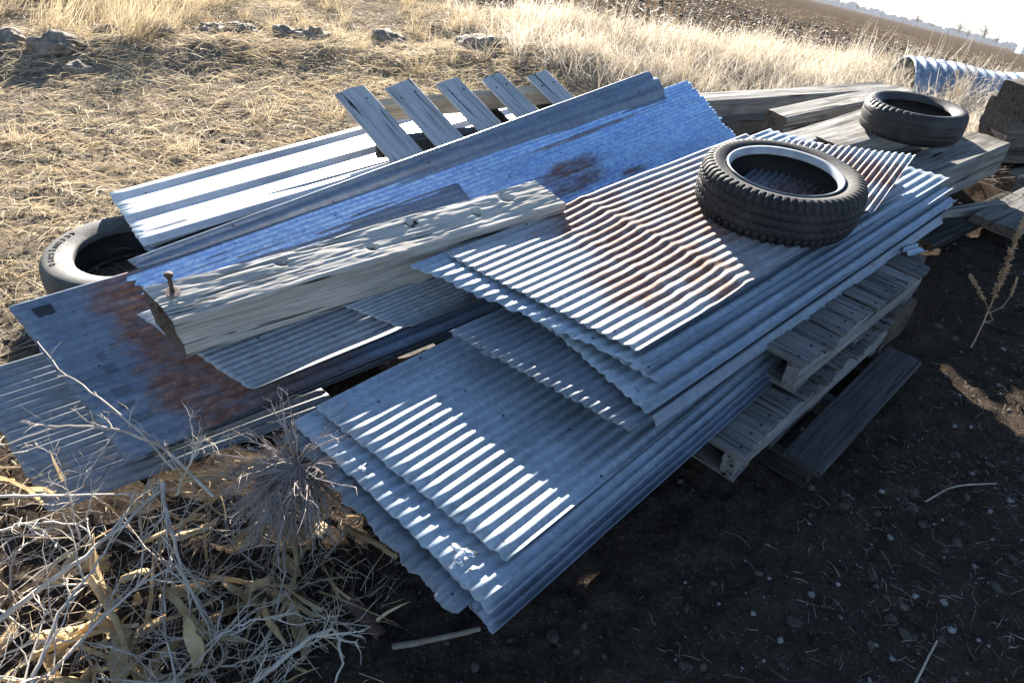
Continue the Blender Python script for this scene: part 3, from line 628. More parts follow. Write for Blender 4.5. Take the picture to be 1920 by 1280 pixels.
tie('blue grey board end lying at the right picture edge', (2.4600,3.3509,0.1000), (3.1554,3.9370,0.1200), .24, .05, 'slat', seed=230)
tie('pale log end on the dirt below the tie stack', (2.9125,4.0683,0.0800), (3.4383,4.2814,0.1000), .12, .11, 'tie', seed=231)

def cn(c, n, z): return (.735*c-.678*n, .678*c+.735*n, z)
tie('added dark tie blocking light under the far end of the stacked sheets', cn(2.72,.66,.10), cn(2.72,2.1,.10), .20, .18, 'tie_dark', seed=240)  # added tie, stops sun leaking through under the far sheets
tie('added dark tie on the lower one, blocking light under the far sheet ends', cn(2.74,.70,.285), cn(2.70,2.0,.285), .18, .15, 'tie_dark', seed=241)  # added on top of the lower tie to close the same light gap
tie('added dark tie blocking light in the gap between the two sheet stacks', cn(.72,1.36,.065), cn(2.5,1.38,.065), .15, .12, 'tie_dark', seed=242)  # added tie, blocks sun passing between the stacks
tie('added dark tie blocking light under the middle of the left sheets', cn(1.0,1.55,.08), cn(1.05,2.6,.08), .16, .14, 'tie_dark', seed=243)  # added tie, keeps sunlight from coming through below the left sheets

# ---------------------------------------------------------------- culvert
def culvert():
    a = V3((3.1484,6.2179,-0.0400)); b = V3((5.0446,6.0834,-0.0800)); d = (b-a).normalized(); L = (b-a).length; up = Vector((0,0,1)); q = d.cross(up).normalized()
    nx, na = int(L/.085*10), 22; xs = np.linspace(0, L, nx); an = np.linspace(R(-20), R(200), na)
    X, A = np.meshgrid(xs, an, indexing='ij'); r = .31 + .014*np.sin(2*np.pi*X/.085)
    r = r*(1 - .12*np.exp(-((X-.75)/.28)**2))
    P_ = np.array(a) + X[..., None]*np.array(d) + (r*np.cos(A))[..., None]*np.array(q) + (r*np.sin(A))[..., None]*np.array(up)
    N = nx*na; n = (np.cos(A)[..., None]*np.array(q)+np.sin(A)[..., None]*np.array(up))
    V = np.vstack([P_.reshape(-1, 3), (P_-n*.003).reshape(-1, 3)])
    i, j = np.meshgrid(np.arange(nx-1), np.arange(na-1), indexing='ij'); f = np.stack([i*na+j, i*na+j+1, (i+1)*na+j+1, (i+1)*na+j], -1).reshape(-1, 4)
    e = np.arange(na-1); F = np.vstack([f, f[:, ::-1]+N, np.stack([e, e+N, e+1+N, e+1], -1)])
    uv = np.stack([A*.34, X], -1).reshape(-1, 2)
    link('culvert_pipe', mesh_np('culvert', V, F, True, M['culvert'], np.vstack([uv, uv])), None, None, 'silvery corrugated culvert half pipe lying at the field edge', 'culvert')
culvert()

# ---------------------------------------------------------------- plants and litter
def tubes(lines, sides=4):
    VV, FF = [], []; n = 0; ang = np.linspace(0, 2*np.pi, sides, endpoint=False); ca, sa = np.cos(ang), np.sin(ang)
    for pts, rad in lines:
        pts = np.asarray(pts, float); k = len(pts); t = np.gradient(pts, axis=0); t /= np.linalg.norm(t, axis=1, keepdims=True)+1e-9
        ref = np.array([0,0,1.]) if abs(t[0, 2]) < .8 else np.array([1.,0,0])
        u = np.cross(t, ref); u /= np.linalg.norm(u, axis=1, keepdims=True)+1e-9; w = np.cross(t, u); rad = np.broadcast_to(np.asarray(rad, float), (k,))
        VV.append((pts[:, None, :] + rad[:, None, None]*(ca[None, :, None]*u[:, None, :] + sa[None, :, None]*w[:, None, :])).reshape(-1, 3))
        i, j = np.meshgrid(np.arange(k-1), np.arange(sides), indexing='ij'); j2 = (j+1) % sides
        FF.append(np.stack([i*sides+j, i*sides+j2, (i+1)*sides+j2, (i+1)*sides+j], -1).reshape(-1, 4)+n); n += k*sides
    return np.vstack(VV), np.vstack(FF)
def mat_straw(name, c1, c2, c3, rough=.75, trans=.25):
    t = NT(name); p = t.coord('Object'); f = t.noise(p, 18, 3, .7); g = t.noise(p, 1.7, 3, .6)
    t.l(t.ramp(t.math('ADD', t.math('MULTIPLY', f, .6), t.math('MULTIPLY', g, .4)), [(.34, c1), (.5, c2), (.68, c3)]), t.b.inputs['Base Color'])
    t.b.inputs['Roughness'].default_value = rough; t.b.inputs['Specular IOR Level'].default_value = .3
    if trans:
        tr = t.n('BsdfTranslucent'); t.l(t.b.inputs['Base Color'].links[0].from_socket, tr.inputs[0]); mx = t.n('MixShader'); mx.inputs[0].default_value = trans
        t.l(t.b.outputs[0], mx.inputs[1]); t.l(tr.outputs[0], mx.inputs[2]); t.l(mx.outputs[0], t.o.inputs['Surface'])
    return t.m
M['straw'] = mat_straw('straw', (.36,.27,.16), (.57,.46,.30), (.74,.65,.48))
M['straw_grey'] = mat_straw('straw_grey', (.30,.25,.19), (.48,.42,.33), (.66,.60,.50))
M['kochia'] = mat_straw('kochia', (.48,.40,.30), (.66,.58,.47), (.82,.76,.66))
M['twig'] = mat_straw('twig', (.30,.245,.195), (.46,.395,.33), (.62,.56,.49), trans=0)
M['twig_red'] = mat_straw('twig_red', (.17,.125,.105), (.30,.245,.215), (.45,.40,.37), trans=0)
M['brush'] = mat_straw('brush', (.16,.11,.07), (.30,.22,.145), (.50,.41,.30), trans=0)
M['husk'] = mat_straw('husk', (.42,.26,.11), (.60,.44,.23), (.76,.64,.42), trans=.35)
M['seed'] = mat_straw('seed', (.20,.11,.05), (.36,.22,.115), (.48,.34,.20), trans=0)
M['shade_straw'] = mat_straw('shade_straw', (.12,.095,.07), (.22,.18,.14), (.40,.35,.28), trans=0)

def blades(base, tip, width, bend, side=None):
    """Curved tapering strips: base and tip (N,3), sagging by bend (N,3) at mid."""
    N = len(base); ax = tip-base
    if side is None: side = np.cross(ax, RNG.normal(size=(N, 3)))
    side /= np.linalg.norm(side, axis=1, keepdims=True)+1e-9
    rows = []
    for f, w in ((0, 1.), (.4, .9), (.75, .6), (1., .12)):
        c = base + ax*f + bend*(f*(1-f)*4)[..., None] if np.ndim(f) else base + ax*f + bend*(f*(1-f)*4)
        rows += [c - side*(width*w*.5)[:, None], c + side*(width*w*.5)[:, None]]
    V = np.stack(rows, 1).reshape(-1, 3); b = (np.arange(N)*8)[:, None]
    F = np.concatenate([b+np.array([[0,1,3,2]]), b+np.array([[2,3,5,4]]), b+np.array([[4,5,7,6]])], 0)
    return V, F
def in_pile(x, y, m=0):
    c = .735*x+.678*y; n = -.678*x+.735*y      # along / across the stacks
    return (n > .42-m) & (n < 2.5+m) & (c > np.where(n > 1.25, -.05, .42)-m) & (c < 3.5+m)
def scatter(n, x0, x1, y0, y1, dens):
    x = RNG.uniform(x0, x1, n); y = RNG.uniform(y0, y1, n); k = RNG.random(n) < dens(x, y); return x[k], y[k]
def lying(name, label, n, box, dens, lmin, lmax, wmin, wmax, mat, lift=.25, cat='straw', up=.01):
    x, y = scatter(n, *box, dens); N = len(x); z = ground_h(x, y); az = RNG.uniform(0, 2*np.pi, N); L = RNG.uniform(lmin, lmax, N)*RNG.uniform(.5, 1, N)
    el = np.abs(RNG.normal(0, lift, N))
    base = np.stack([x, y, z+RNG.uniform(.0, up, N)], 1); tip = base + np.stack([np.cos(az)*np.cos(el)*L, np.sin(az)*np.cos(el)*L, np.sin(el)*L], 1)
    tip[:, 2] = np.maximum(tip[:, 2], ground_h(tip[:, 0], tip[:, 1])+.003)
    bend = RNG.normal(0, .07, (N, 3))*L[:, None]; bend[:, 2] = np.abs(bend[:, 2])
    V, F = blades(base, tip, RNG.uniform(wmin, wmax, N), bend)
    return link(name, mesh_np(name, V, F, True, mat), None, None, label, cat, None, 'stuff')
def tufts(name, label, centers, per, hmin, hmax, spread, wmin, wmax, mat, cat='grass', leanv=(0,0,0), ang=.45, bnd=.06):
    cx, cy = centers; n = len(cx)*per; x = np.repeat(cx, per)+RNG.normal(0, spread, n); y = np.repeat(cy, per)+RNG.normal(0, spread, n)
    z = ground_h(x, y); hs = np.repeat(RNG.uniform(.6, 1.15, len(cx)), per); H = RNG.uniform(hmin, hmax, n)*hs
    dx = RNG.normal(0, ang, (n, 2)); up = np.array(GUP)[None, :] + np.stack([dx[:, 0], dx[:, 1], np.zeros(n)], 1) + np.array(leanv)
    up /= np.linalg.norm(up, axis=1, keepdims=True)
    base = np.stack([x, y, z-.01], 1); tip = base+up*H[:, None]; bend = RNG.normal(0, bnd, (n, 3))*H[:, None]; tip[:, 2] = np.maximum(tip[:, 2], z+.02)
    V, F = blades(base, tip, RNG.uniform(wmin, wmax, n), bend)
    return link(name, mesh_np(name, V, F, True, mat), None, None, label, cat, None, 'stuff')

open_ = lambda x, y: (~in_pile(x, y, .02)).astype(float)*(beyond(x, y) < .4)
patch = lambda x, y: np.clip(.55+1.3*fbm(x*.9, y*.9, 3), .12, 1)
leftside = lambda x, y: sstep(-.25, .35, (-.678*x+.735*y)-1.55+0*x)      # left of and behind the pile
lying('straw_litter', 'flattened dry straw covering the ground behind the pile', 90000, (-6.5, 4, 1.6, 8.2), lambda x, y: open_(x, y)*patch(x, y)*leftside(x, y), .06, .24, .0026, .0050, M['straw'], .20)
lying('grey_litter', 'greyish broken straw bits between the straw', 30000, (-5.5, 4, 1.3, 8), lambda x, y: open_(x, y)*patch(x+9, y)*leftside(x, y), .03, .12, .002, .0045, M['straw_grey'], .15)
tx, ty = scatter(1000, -6.5, 4.5, 3.2, 8.2, lambda x, y: open_(x, y)*np.clip(.15+.9*fbm(x*.8+4, y*.8, 3)+sstep(5.5, 7.5, y)*.5, 0, 1))
tufts('standing_grass', 'tan dry grass tufts standing on the bank', (tx, ty), 46, .09, .24, .035, .002, .004, M['straw'], ang=.5)
tx, ty = scatter(150, -7, -3.0, 5.4, 8.5, lambda x, y: open_(x, y)*.9)
tufts('tall_grass', 'tall leaning dry grass at the upper left', (tx, ty), 60, .25, .55, .06, .002, .004, M['straw'], leanv=(.55,-.2,0), ang=.35)
tx, ty = scatter(3400, -1.2, 5.2, 4.4, 7.6, lambda x, y: np.clip(.65+1.5*fbm(x*2.2, y*2.2, 3), .08, 1)*open_(x, y)*sstep(-.7, .6, x-(6.4-y)*.5)*sstep(5.2, 6.0, y+.25*x))
tufts('pale_weeds', 'pale dense dry weeds along the field edge', (tx, ty), 34, .06, .30, .05, .0028, .0062, M['kochia'], ang=.62, bnd=.16)
tx, ty = scatter(40, -.2, 5, 5.8, 7.4, lambda x, y: (beyond(x, y) < .6)*1.)
tufts('weed_stems', 'taller bare weed stems along the field edge', (tx, ty), 10, .28, .5, .05, .003, .006, M['kochia'], ang=.16)
# shaded dirt on the right: sparse bits
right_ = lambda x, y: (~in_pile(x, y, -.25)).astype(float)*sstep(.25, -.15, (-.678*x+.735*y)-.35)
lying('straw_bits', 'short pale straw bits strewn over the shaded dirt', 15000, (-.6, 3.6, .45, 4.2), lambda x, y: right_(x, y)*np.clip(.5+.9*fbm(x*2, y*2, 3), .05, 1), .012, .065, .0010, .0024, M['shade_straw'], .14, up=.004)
def roots(n, box):
    x, y = scatter(n, *box, right_); L = []
    for a, b in zip(x, y):
        k = 7; az = RNG.uniform(0, 6.28); p = [a, b]; pts = []; ln = RNG.uniform(.006, .016)
        for i in range(k):
            pts.append((p[0], p[1], gz(p[0], p[1])+.004+.006*RNG.random())); az += RNG.normal(0, .55); p = [p[0]+math.cos(az)*ln, p[1]+math.sin(az)*ln]
        L.append((pts, np.linspace(.0009, .0005, k)*RNG.uniform(.7, 1.4)))
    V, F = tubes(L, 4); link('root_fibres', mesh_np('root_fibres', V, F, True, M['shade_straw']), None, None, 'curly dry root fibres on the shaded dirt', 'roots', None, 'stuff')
roots(420, (-.6, 3.2, .45, 3.6))
def rocks(name, label, n, box, dens, rmin, rmax, mat, cat, sub=1):
    bm = bmesh.new(); bmesh.ops.create_icosphere(bm, subdivisions=sub, radius=1); V0 = np.array([v.co[:] for v in bm.verts]); F0 = np.array([[v.index for v in f.verts] for f in bm.faces]); bm.free()
    x, y = scatter(n, *box, dens); VV, FF = [], []; k = len(V0)
    for i, (a, b) in enumerate(zip(x, y)):
        r = rmin*(rmax/rmin)**(RNG.random()**2.2); s = r*RNG.uniform(.65, 1.25, 3)*np.array([1,1,.6]); v = V0*(1+RNG.normal(0, .12, (k, 1)))*s; an = RNG.uniform(0, 6.28); c, sn = math.cos(an), math.sin(an)
        v = np.stack([v[:, 0]*c-v[:, 1]*sn, v[:, 0]*sn+v[:, 1]*c, v[:, 2]], 1)+np.array([a, b, gz(a, b)+s[2]*.25]); VV.append(v); FF.append(F0+i*k)
    return link(name, mesh_np(name, np.vstack(VV), np.vstack(FF), True, mat), None, None, label, cat, None, 'stuff')
M['pebble'] = mat_plain('pebble', (.17,.16,.155), .8, 0, .5, 12); M['clod'] = mat_plain('clod', (.20,.165,.13), .95, 0, .5, 22, .8); M['fieldclod'] = mat_plain('fieldclod', (.06,.046,.034), .95, 0, .5, 12, .8); M['soilclod'] = mat_plain('soilclod', (.055,.043,.034), .95, 0, .5, 30, .8)
rocks('pebbles', 'small rounded pebbles in the shaded dirt', 2600, (.0, 3.6, .5, 4.0), lambda x, y: right_(x, y)*sstep(-.6, .8, x-.5*y+.4), .002, .011, M['pebble'], 'pebbles', 2)
rocks('soil_crumbs', 'dark crumbs of soil around the pile', 10000, (-2.6, 3.6, .4, 4.0), lambda x, y: (~in_pile(x, y, -.3))*np.clip(.45+1.4*fbm(x*3, y*3, 3), .05, 1), .003, .020, M['soilclod'], 'soil')
rocks('field_clods', 'brown clods over the ploughed field', 9000, (-3, 26, 7, 34), lambda x, y: (beyond(x, y) > 1.0)*1., .02, .08, M['fieldclod'], 'clods')
def specks(n):
    a = RNG.uniform(R(-12), R(48), n); r = 8*(70/8)**RNG.random(n); x = np.sin(a)*r; y = np.cos(a)*r; k = beyond(x, y) > 1.2; x, y = x[k], y[k]; N = len(x); z = ground_h(x, y)
    az = RNG.uniform(0, 6.28, N); L = RNG.uniform(.03, .13, N); base = np.stack([x, y, z+.02], 1); tip = base+np.stack([np.cos(az)*L, np.sin(az)*L, RNG.uniform(-.01, .06, N)], 1)
    V, F = blades(base, tip, RNG.uniform(.012, .04, N), RNG.normal(0, .02, (N, 3))); link('stubble_bits', mesh_np('stubble_bits', V, F, True, M['kochia']), None, None, 'pale husk scraps scattered over the ploughed field', 'husk scraps', None, 'stuff')
specks(5000)

# dirt clods on the bank
def clod(c, r, label, seed):
    bm = bmesh.new(); bmesh.ops.create_icosphere(bm, subdivisions=4, radius=1); s = Vector((random.uniform(.9,1.4), random.uniform(.8,1.1), random.uniform(.45,.65)))
    for v in bm.verts:
        n = v.co.normalized(); d = 1+.42*mnoise.fractal(n*1.8+Vector((seed*3.3,0,0)), .8, 2, 6)+.10*mnoise.noise(n*7)+.05*mnoise.noise(n*17)
        v.co = Vector((n.x*s.x, n.y*s.y, n.z*s.z))*r*d
    me = bpy.data.meshes.new('dirt_clod'); bm.to_mesh(me); bm.free(); me.materials.append(M['clod'])
    for p in me.polygons: p.use_smooth = True
    link('dirt_clod', me, None, Matrix.Translation((c[0], c[1], gz(c[0], c[1])-r*.12)), label, 'dirt clod', 'dirt clods along the bank')
for i, (c, r, lb) in enumerate((
    ((-3.4890,5.0578,0.0000), .17, 'large crumbly dirt clod at the left end of the bank'), ((-3.8353,5.0472,0.0000), .15, 'dirt clod cut by the left picture edge'),
    ((-3.3978,5.6754,0.0000), .13, 'rounded grey dirt clod between tall grass blades'), ((-3.1020,5.7798,0.0000), .15, 'dirt clod right of the rounded grey one'),
    ((-2.6684,5.8438,0.0000), .13, 'dirt clod in the middle of the grassy bank'), ((-2.5005,6.0470,0.0000), .11, 'small dirt clod beside the middle bank clod'),
    ((-2.1320,6.0307,0.0000), .13, 'dirt clod half hidden in straw, left of the pair'), ((-1.8818,6.0277,0.0000), .14, 'broad low dirt clod half hidden in straw'),
    ((-1.3313,6.2171,0.0000), .14, 'dirt clod with a white weed twig before it'), ((-0.4880,6.1451,0.0000), .19, 'big dirt clod behind the tilted pallet'),
    ((-0.2442,6.3134,0.0000), .12, 'upright pointed dirt clod next to the big one'), ((-3.1852,4.7955,0.0000), .11, 'dark low dirt clod in front of the left large clod'))):
    clod(c, r, lb, i+1)

# twiggy things ------------------------------------------------
def twigs(pts, rad, n, ln, lines, depth=1, droop=0, spread=.9, rr=None):
    rr = rr or random; pts = [V3(p) for p in pts]; k = len(pts)
    lines.append(([tuple(p) for p in pts], np.linspace(rad, rad*.35, k)))
    for i in range(n):
        f = rr.uniform(.15, 1)*(k-1); a = int(min(f, k-2)); p = pts[a].lerp(pts[a+1], f-a); d = (pts[a+1]-pts[a]).normalized()
        sd_ = Vector((rr.gauss(0,1), rr.gauss(0,1), rr.gauss(.1,.8))); sd_ -= d*sd_.dot(d)
        if sd_.length < 1e-4: continue
        d2 = (d + sd_.normalized()*rr.uniform(.4, 1)*spread).normalized(); L = ln*rr.uniform(.4, 1.1); m = 5; q = []; c = p.copy()
        for j in range(m):
            q.append(c.copy()); d2 = (d2 + Vector((rr.gauss(0,.26), rr.gauss(0,.26), rr.gauss(0,.24)-droop))).normalized(); c = c + d2*(L/(m-1))
        r2 = rad*.5
        if depth > 0: twigs(q, r2, max(2, n//2), ln*.5, lines, depth-1, droop, spread, rr)
        else: lines.append(([tuple(x) for x in q], np.linspace(r2, r2*.4, m)))
def smooth_path(pts, n=14, j=.006):
    pts = [V3(p) for p in pts]; out = []
    for i in range(len(pts)-1):
        p0, p1, p2, p3 = pts[max(0, i-1)], pts[i], pts[i+1], pts[min(len(pts)-1, i+2)]
        for q in range(n//(len(pts)-1)+1):
            t = q/(n//(len(pts)-1)+1)
            out.append(.5*((2*p1)+(p2-p0)*t+(2*p0-5*p1+4*p2-p3)*t*t+(3*p1-p0-3*p2+p3)*t**3) + Vector((random.uniform(-j,j), random.uniform(-j,j), random.uniform(-j,j))))
    out.append(pts[-1]); return out
def branch(label, pts, rad, n, ln, depth=1, mat='twig', seed=0, sides=5, spread=.9):
    rr = random.Random(seed); lines = []; twigs(smooth_path(pts, j=rad*.8), rad, max(3, int(n*.62)), ln*1.15, lines, depth, .03, spread, rr)
    lines = [(p, np.asarray(q)*.95) for p, q in lines]
    V, F = tubes(lines, sides); link('dead_branch', mesh_np('dead_branch', V, F, True, M[mat]), None, None, label, 'branch', 'dead branches in the weeds at lower left')
branch('thick pale dead branch running up to the leaf knot', [(-1.1134,0.7515,0.1000), (-0.9869,0.8715,0.1600), (-0.8908,0.9930,0.2000), (-0.8266,1.0972,0.2400)], .0085, 7, .16, 1, seed=1)
branch('straight thin branch lying level at the left edge', [(-1.2574,1.0421,0.2000), (-1.0342,1.0535,0.2200), (-0.8630,1.0709,0.2300)], .0045, 8, .12, 1, seed=2)
branch('forked branch standing upright at the bottom left', [(-0.9134,0.6326,0.1400), (-0.9223,0.7724,0.1800), (-0.8910,0.8474,0.2100), (-0.8740,0.9048,0.2300)], .0055, 9, .14, 1, seed=3)
branch('thin twig arching up over the rust banded sheet', [(-0.7067,1.0867,0.2200), (-0.8740,1.1725,0.3000), (-1.0055,1.1829,0.3300), (-1.1147,1.1636,0.3300), (-1.2212,1.1115,0.3100)], .0052, 12, .10, 1, seed=4)
branch('slender twig pointing at the black tape marks', [(-0.8028,1.1186,0.2700), (-0.9441,1.1994,0.3400), (-1.0632,1.2614,0.3700), (-1.1726,1.3192,0.3900), (-1.2677,1.3949,0.4100)], .0035, 8, .05, 0, seed=5)
branch('bent branch coming down from the leaf knot through the husks', [(-0.8337,1.0981,0.2400), (-0.7579,0.9685,0.2000), (-0.6807,0.8668,0.1500), (-0.5790,0.7618,0.0800)], .0060, 14, .15, 1, seed=6)
branch('branch bowed over the corn husks in the corner', [(-0.9141,0.6744,0.1000), (-0.8196,0.8139,0.1700), (-0.7296,0.9091,0.1800), (-0.6647,0.8877,0.1200)], .0045, 12, .11, 1, seed=7)
branch('hooked sunlit branch at the bottom, dark dirt behind', [(-0.5028,0.7072,0.0600), (-0.4208,0.7957,0.0900), (-0.3508,0.8324,0.1000), (-0.3257,0.7963,0.0700), (-0.3260,0.7371,0.0300)], .0070, 8, .10, 1, seed=8)
branch('long thin branch sweeping across the bottom corner', [(-0.6739,0.6826,0.0800), (-0.6004,0.7751,0.1200), (-0.5321,0.8201,0.1300), (-0.4659,0.8394,0.1300)], .0045, 9, .10, 1, seed=9)
branch('grey brush tangle spreading from the left edge', [(-1.2179,0.9732,0.1500), (-1.0999,0.9785,0.2000), (-0.9735,0.9686,0.2200), (-0.9437,0.9490,0.2000)], .0040, 12, .15, 1, seed=10)
branch('fine brush tangle low in the left corner', [(-1.0673,0.7059,0.0800), (-0.9594,0.7421,0.1200), (-0.8312,0.7417,0.1200), (-0.7017,0.7281,0.1000)], .0032, 13, .14, 1, seed=11)
branch('upright twig spray in front of the low left sheet', [(-0.9950,0.9736,0.1600), (-1.0220,1.0262,0.2500), (-1.0701,1.0933,0.3200)], .0026, 12, .10, 1, seed=12)
branch('fallen twig with seed husks at the bottom edge', [(-0.6766,0.7195,0.0400), (-0.5224,0.7661,0.0700), (-0.3897,0.8104,0.0800)], .0035, 22, .10, 1, 'kochia', seed=13)
branch('weed spray with knobbly seed pods against the dark sheet edges', [(-0.7955,1.0768,0.2200), (-0.7619,1.1311,0.3000), (-0.7340,1.1679,0.3500)], .0034, 16, .09, 2, 'kochia', seed=14, spread=1.2)

def tangle():
    rr = random.Random(77); lines = []
    for i in range(85):
        x, y = rr.uniform(-1.35,-.42), rr.uniform(.42,1.12)
        if x+.35*y > .0: continue
        p = Vector((x, y, rr.uniform(.02,.12))); d = Vector((rr.gauss(0,1), rr.gauss(0,1), rr.uniform(.05,.6))).normalized(); q = []; L = rr.uniform(.14,.34)
        for j in range(8): q.append(p.copy()); d = (d+Vector((rr.gauss(0,.18), rr.gauss(0,.18), rr.gauss(-.06,.14)))).normalized(); p = p+d*L/7; p.z = max(p.z, .015)
        twigs(q, rr.uniform(.0016,.0036), 5, .10, lines, 0, .02, .9, rr)
    V, F = tubes(lines, 4); link('twig_tangle', mesh_np('twig_tangle', V, F, True, M['twig']), None, None, 'tangle of fine tan twigs over the husks at lower left', 'twigs', None, 'stuff')
tangle()
def tumbleweed():
    c = V3((-0.5119,1.1668,0.2700)); lines = []; rr = random.Random(5)
    for i in range(230):
        d = Vector((rr.gauss(0,1), rr.gauss(0,1), rr.gauss(-.15,.7))); d += V3((-.35,-.35,-.1)); d.normalize(); L = rr.uniform(.12, .24); k = 7; p = c.copy(); q = []
        for j in range(k):
            q.append(p.copy()); d = (d+Vector((rr.gauss(0,.12), rr.gauss(0,.12), rr.gauss(0,.1)-.10))).normalized(); p = p + d*L/(k-1)
            if p.z < .02: p.z = .02
        twigs(q, .0022, 9, .055, lines, 0, .04, .8, rr)
    V, F = tubes(lines, 4); link('tumbleweed', mesh_np('tumbleweed', V, F, True, M['twig_red']), None, None, 'bushy grey brown tumbleweed between the two sheet stacks', 'tumbleweed')
tumbleweed()
def small_weed(name, label, c, n, L, mat, up=.6, seed=0, rad=.0022, tw=6, cat='weed'):
    rr = random.Random(seed); lines = []; c = V3(c)
    for i in range(n):
        d = Vector((rr.gauss(0,.6), rr.gauss(0,.6), up+rr.random()*.5)).normalized(); k = 7; p = c.copy(); q = []; l = L*rr.uniform(.5, 1.1)
        for j in range(k): q.append(p.copy()); d = (d+Vector((rr.gauss(0,.12), rr.gauss(0,.12), rr.gauss(0,.1)))).normalized(); p = p+d*l/(k-1)
        twigs(q, rad, tw, L*.28, lines, 0, 0, .8, rr)
    V, F = tubes(lines, 4); return link(name, mesh_np(name, V, F, True, M[mat]), None, None, label, cat, 'dry weeds around the scrap')
small_weed('dry_weed', 'tangled dry weed on the dirt by the split timber', (2.7320,4.1385,0.0500), 26, .42, 'twig_red', .15, 31, .002)
small_weed('dry_weed', 'curly pale weed in front of the culvert pipe', (3.3567,5.6574,0.1000), 14, .36, 'kochia', .8, 32, .004)
small_weed('dry_weed', 'white branching weed before the big dirt clod', (-0.4332,5.7548,0.0500), 9, .42, 'kochia', 1.0, 33, .005)
small_weed('dry_weed', 'tall feathery weed at the left end of the culvert', (3.3261,6.3995,0.0500), 18, .30, 'kochia', .9, 34, .004)
small_weed('dry_weed', 'bushy dry weed at the field edge left of the culvert', (3.0667,6.4030,0.0500), 22, .28, 'kochia', .9, 35, .004)
small_weed('dry_weed', 'whitish weed at the field edge above the raised sheet', (0.6793,6.5113,0.0500), 18, .42, 'kochia', 1.1, 36, .005)
for i, (c, h) in enumerate((((1.0002,7.3346,0.0500), .75), ((1.0884,7.4120,0.0500), .70), ((1.2624,7.3859,0.0500), .85), ((1.3286,7.3213,0.0500), .80))):
    lines = []; c = V3(c); top = c+Vector(GUP)*h+Vector((random.uniform(-.05,.05),0,0)); twigs([c.lerp(top, j/7) for j in range(8)], .006, 26, .09, lines, 0, -.05, .5, random.Random(50+i))
    V, F = tubes(lines, 4); link('mullein_stalk', mesh_np('stalk', V, F, True, M['seed']), None, None, ('leftmost','second','third','rightmost')[i]+' of four brown dry stalks standing at the field edge', 'weed stalk', 'four brown stalks at the field edge')
def seed_weed():
    th = thing('seed_weed', 'tall dry weed with knobbly brown seed heads at the right edge', 'weed stalk')
    st = smooth_path([(1.8754,2.3153,0.0000), (1.9925,2.4819,0.0900), (2.0767,2.6185,0.2000), (2.1581,2.7586,0.3000), (2.2399,2.8981,0.3800)], 16, .002); L = []
    twigs(st, .0032, 5, .05, L, 0, 0, .5, random.Random(3)); V, F = tubes(L, 5); link('stem', mesh_np('stem', V, F, True, M['seed']), th)
    def head(a, b, r, n, s):
        rr = random.Random(s); a, b = V3(a), V3(b); L = []
        for i in range(n):
            p = a.lerp(b, i/n); d = Vector((rr.gauss(0,1), rr.gauss(0,1), rr.gauss(0,1))).normalized(); w = r*(1-.6*abs(i/n-.4)); L.append(([p, p+d*w*.6, p+d*w], [.0028,.0036,.0012]))
        V, F = tubes(L, 5); link('seed_head', mesh_np('seed_head', V, F, True, M['seed']), th)
    head(st[7], st[-1], .022, 240, 1); head((2.0067,2.5619,0.1200), (1.9745,2.6726,0.1700), .014, 90, 2); head((2.1013,2.5521,0.1500), (2.1628,2.6491,0.1900), .010, 50, 3)
    V, F = tubes([([st[4], (2.0135,2.4599,0.0800), (2.0067,2.5619,0.1200)], [.002,.0018,.0015]), ([st[5], (2.0594,2.5086,0.1200), (2.1013,2.5521,0.1500)], [.002,.0018,.0015])], 5); link('side_stem', mesh_np('side_stem', V, F, True, M['seed']), th)
seed_weed()
def stick(name, label, pts, rad, mat, cat='stick'):
    V, F = tubes([(smooth_path(pts, 12, rad*.15), np.linspace(rad, rad*.7, 13 if False else len(smooth_path(pts, 12, 0))))], 8); link(name, mesh_np(name, V, F, True, M[mat]), None, None, label, cat)
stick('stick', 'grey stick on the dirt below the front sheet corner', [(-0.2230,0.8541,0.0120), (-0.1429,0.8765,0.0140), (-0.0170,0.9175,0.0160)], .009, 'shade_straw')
stick('rusty_pipe', 'short rusty pipe lying in the shade of the sheets', [(-0.3655,0.9660,0.0250), (-0.3089,0.9245,0.0250), (-0.2522,0.8739,0.0250)], .022, 'rusty_steel', 'pipe')
stick('stick', 'pale straight straw stem on the bottom dirt', [(1.0458,0.8761,0.0100), (1.1475,0.9917,0.0200)], .003, 'straw_grey')
stick('stick', 'forked pale stem at the right on the shaded dirt', [(1.3289,1.4701,0.0100), (1.4375,1.5257,0.0300), (1.6035,1.5736,0.0120)], .0028, 'straw_grey')
stick('stick', 'split wood sliver lying under the front sheets', [(-0.4110,1.1556,0.0500), (-0.3249,1.1251,0.0400), (-0.2552,1.0959,0.0200)], .010, 'seed')
stick('corn_stalk', 'dry tan corn stalk standing beside the dark soil under the tumbleweed', [(-0.5330,1.1005,0.1000), (-0.4942,1.0122,0.0700), (-0.4940,0.9347,0.0500), (-0.5080,0.8885,0.0300)], .0075, 'husk', 'corn stalk')
stick('corn_stalk', 'flattened corn stalk pointing right across the lower left brush', [(-0.6784,0.9427,0.1000), (-0.5860,0.9474,0.0800), (-0.4824,0.9654,0.0500)], .0065, 'husk', 'corn stalk')
stick('corn_stalk', 'pale broken corn stalk leaning through the husk heap', [(-0.9230,0.8779,0.1600), (-0.8345,0.8040,0.1200), (-0.7719,0.7308,0.0600)], .0085, 'husk', 'corn stalk')
stick('corn_stalk', 'corn stalk lying along the bottom of the husk heap', [(-0.9864,0.7252,0.0800), (-0.8892,0.7723,0.1000), (-0.7925,0.8127,0.0900)], .0070, 'husk', 'corn stalk')
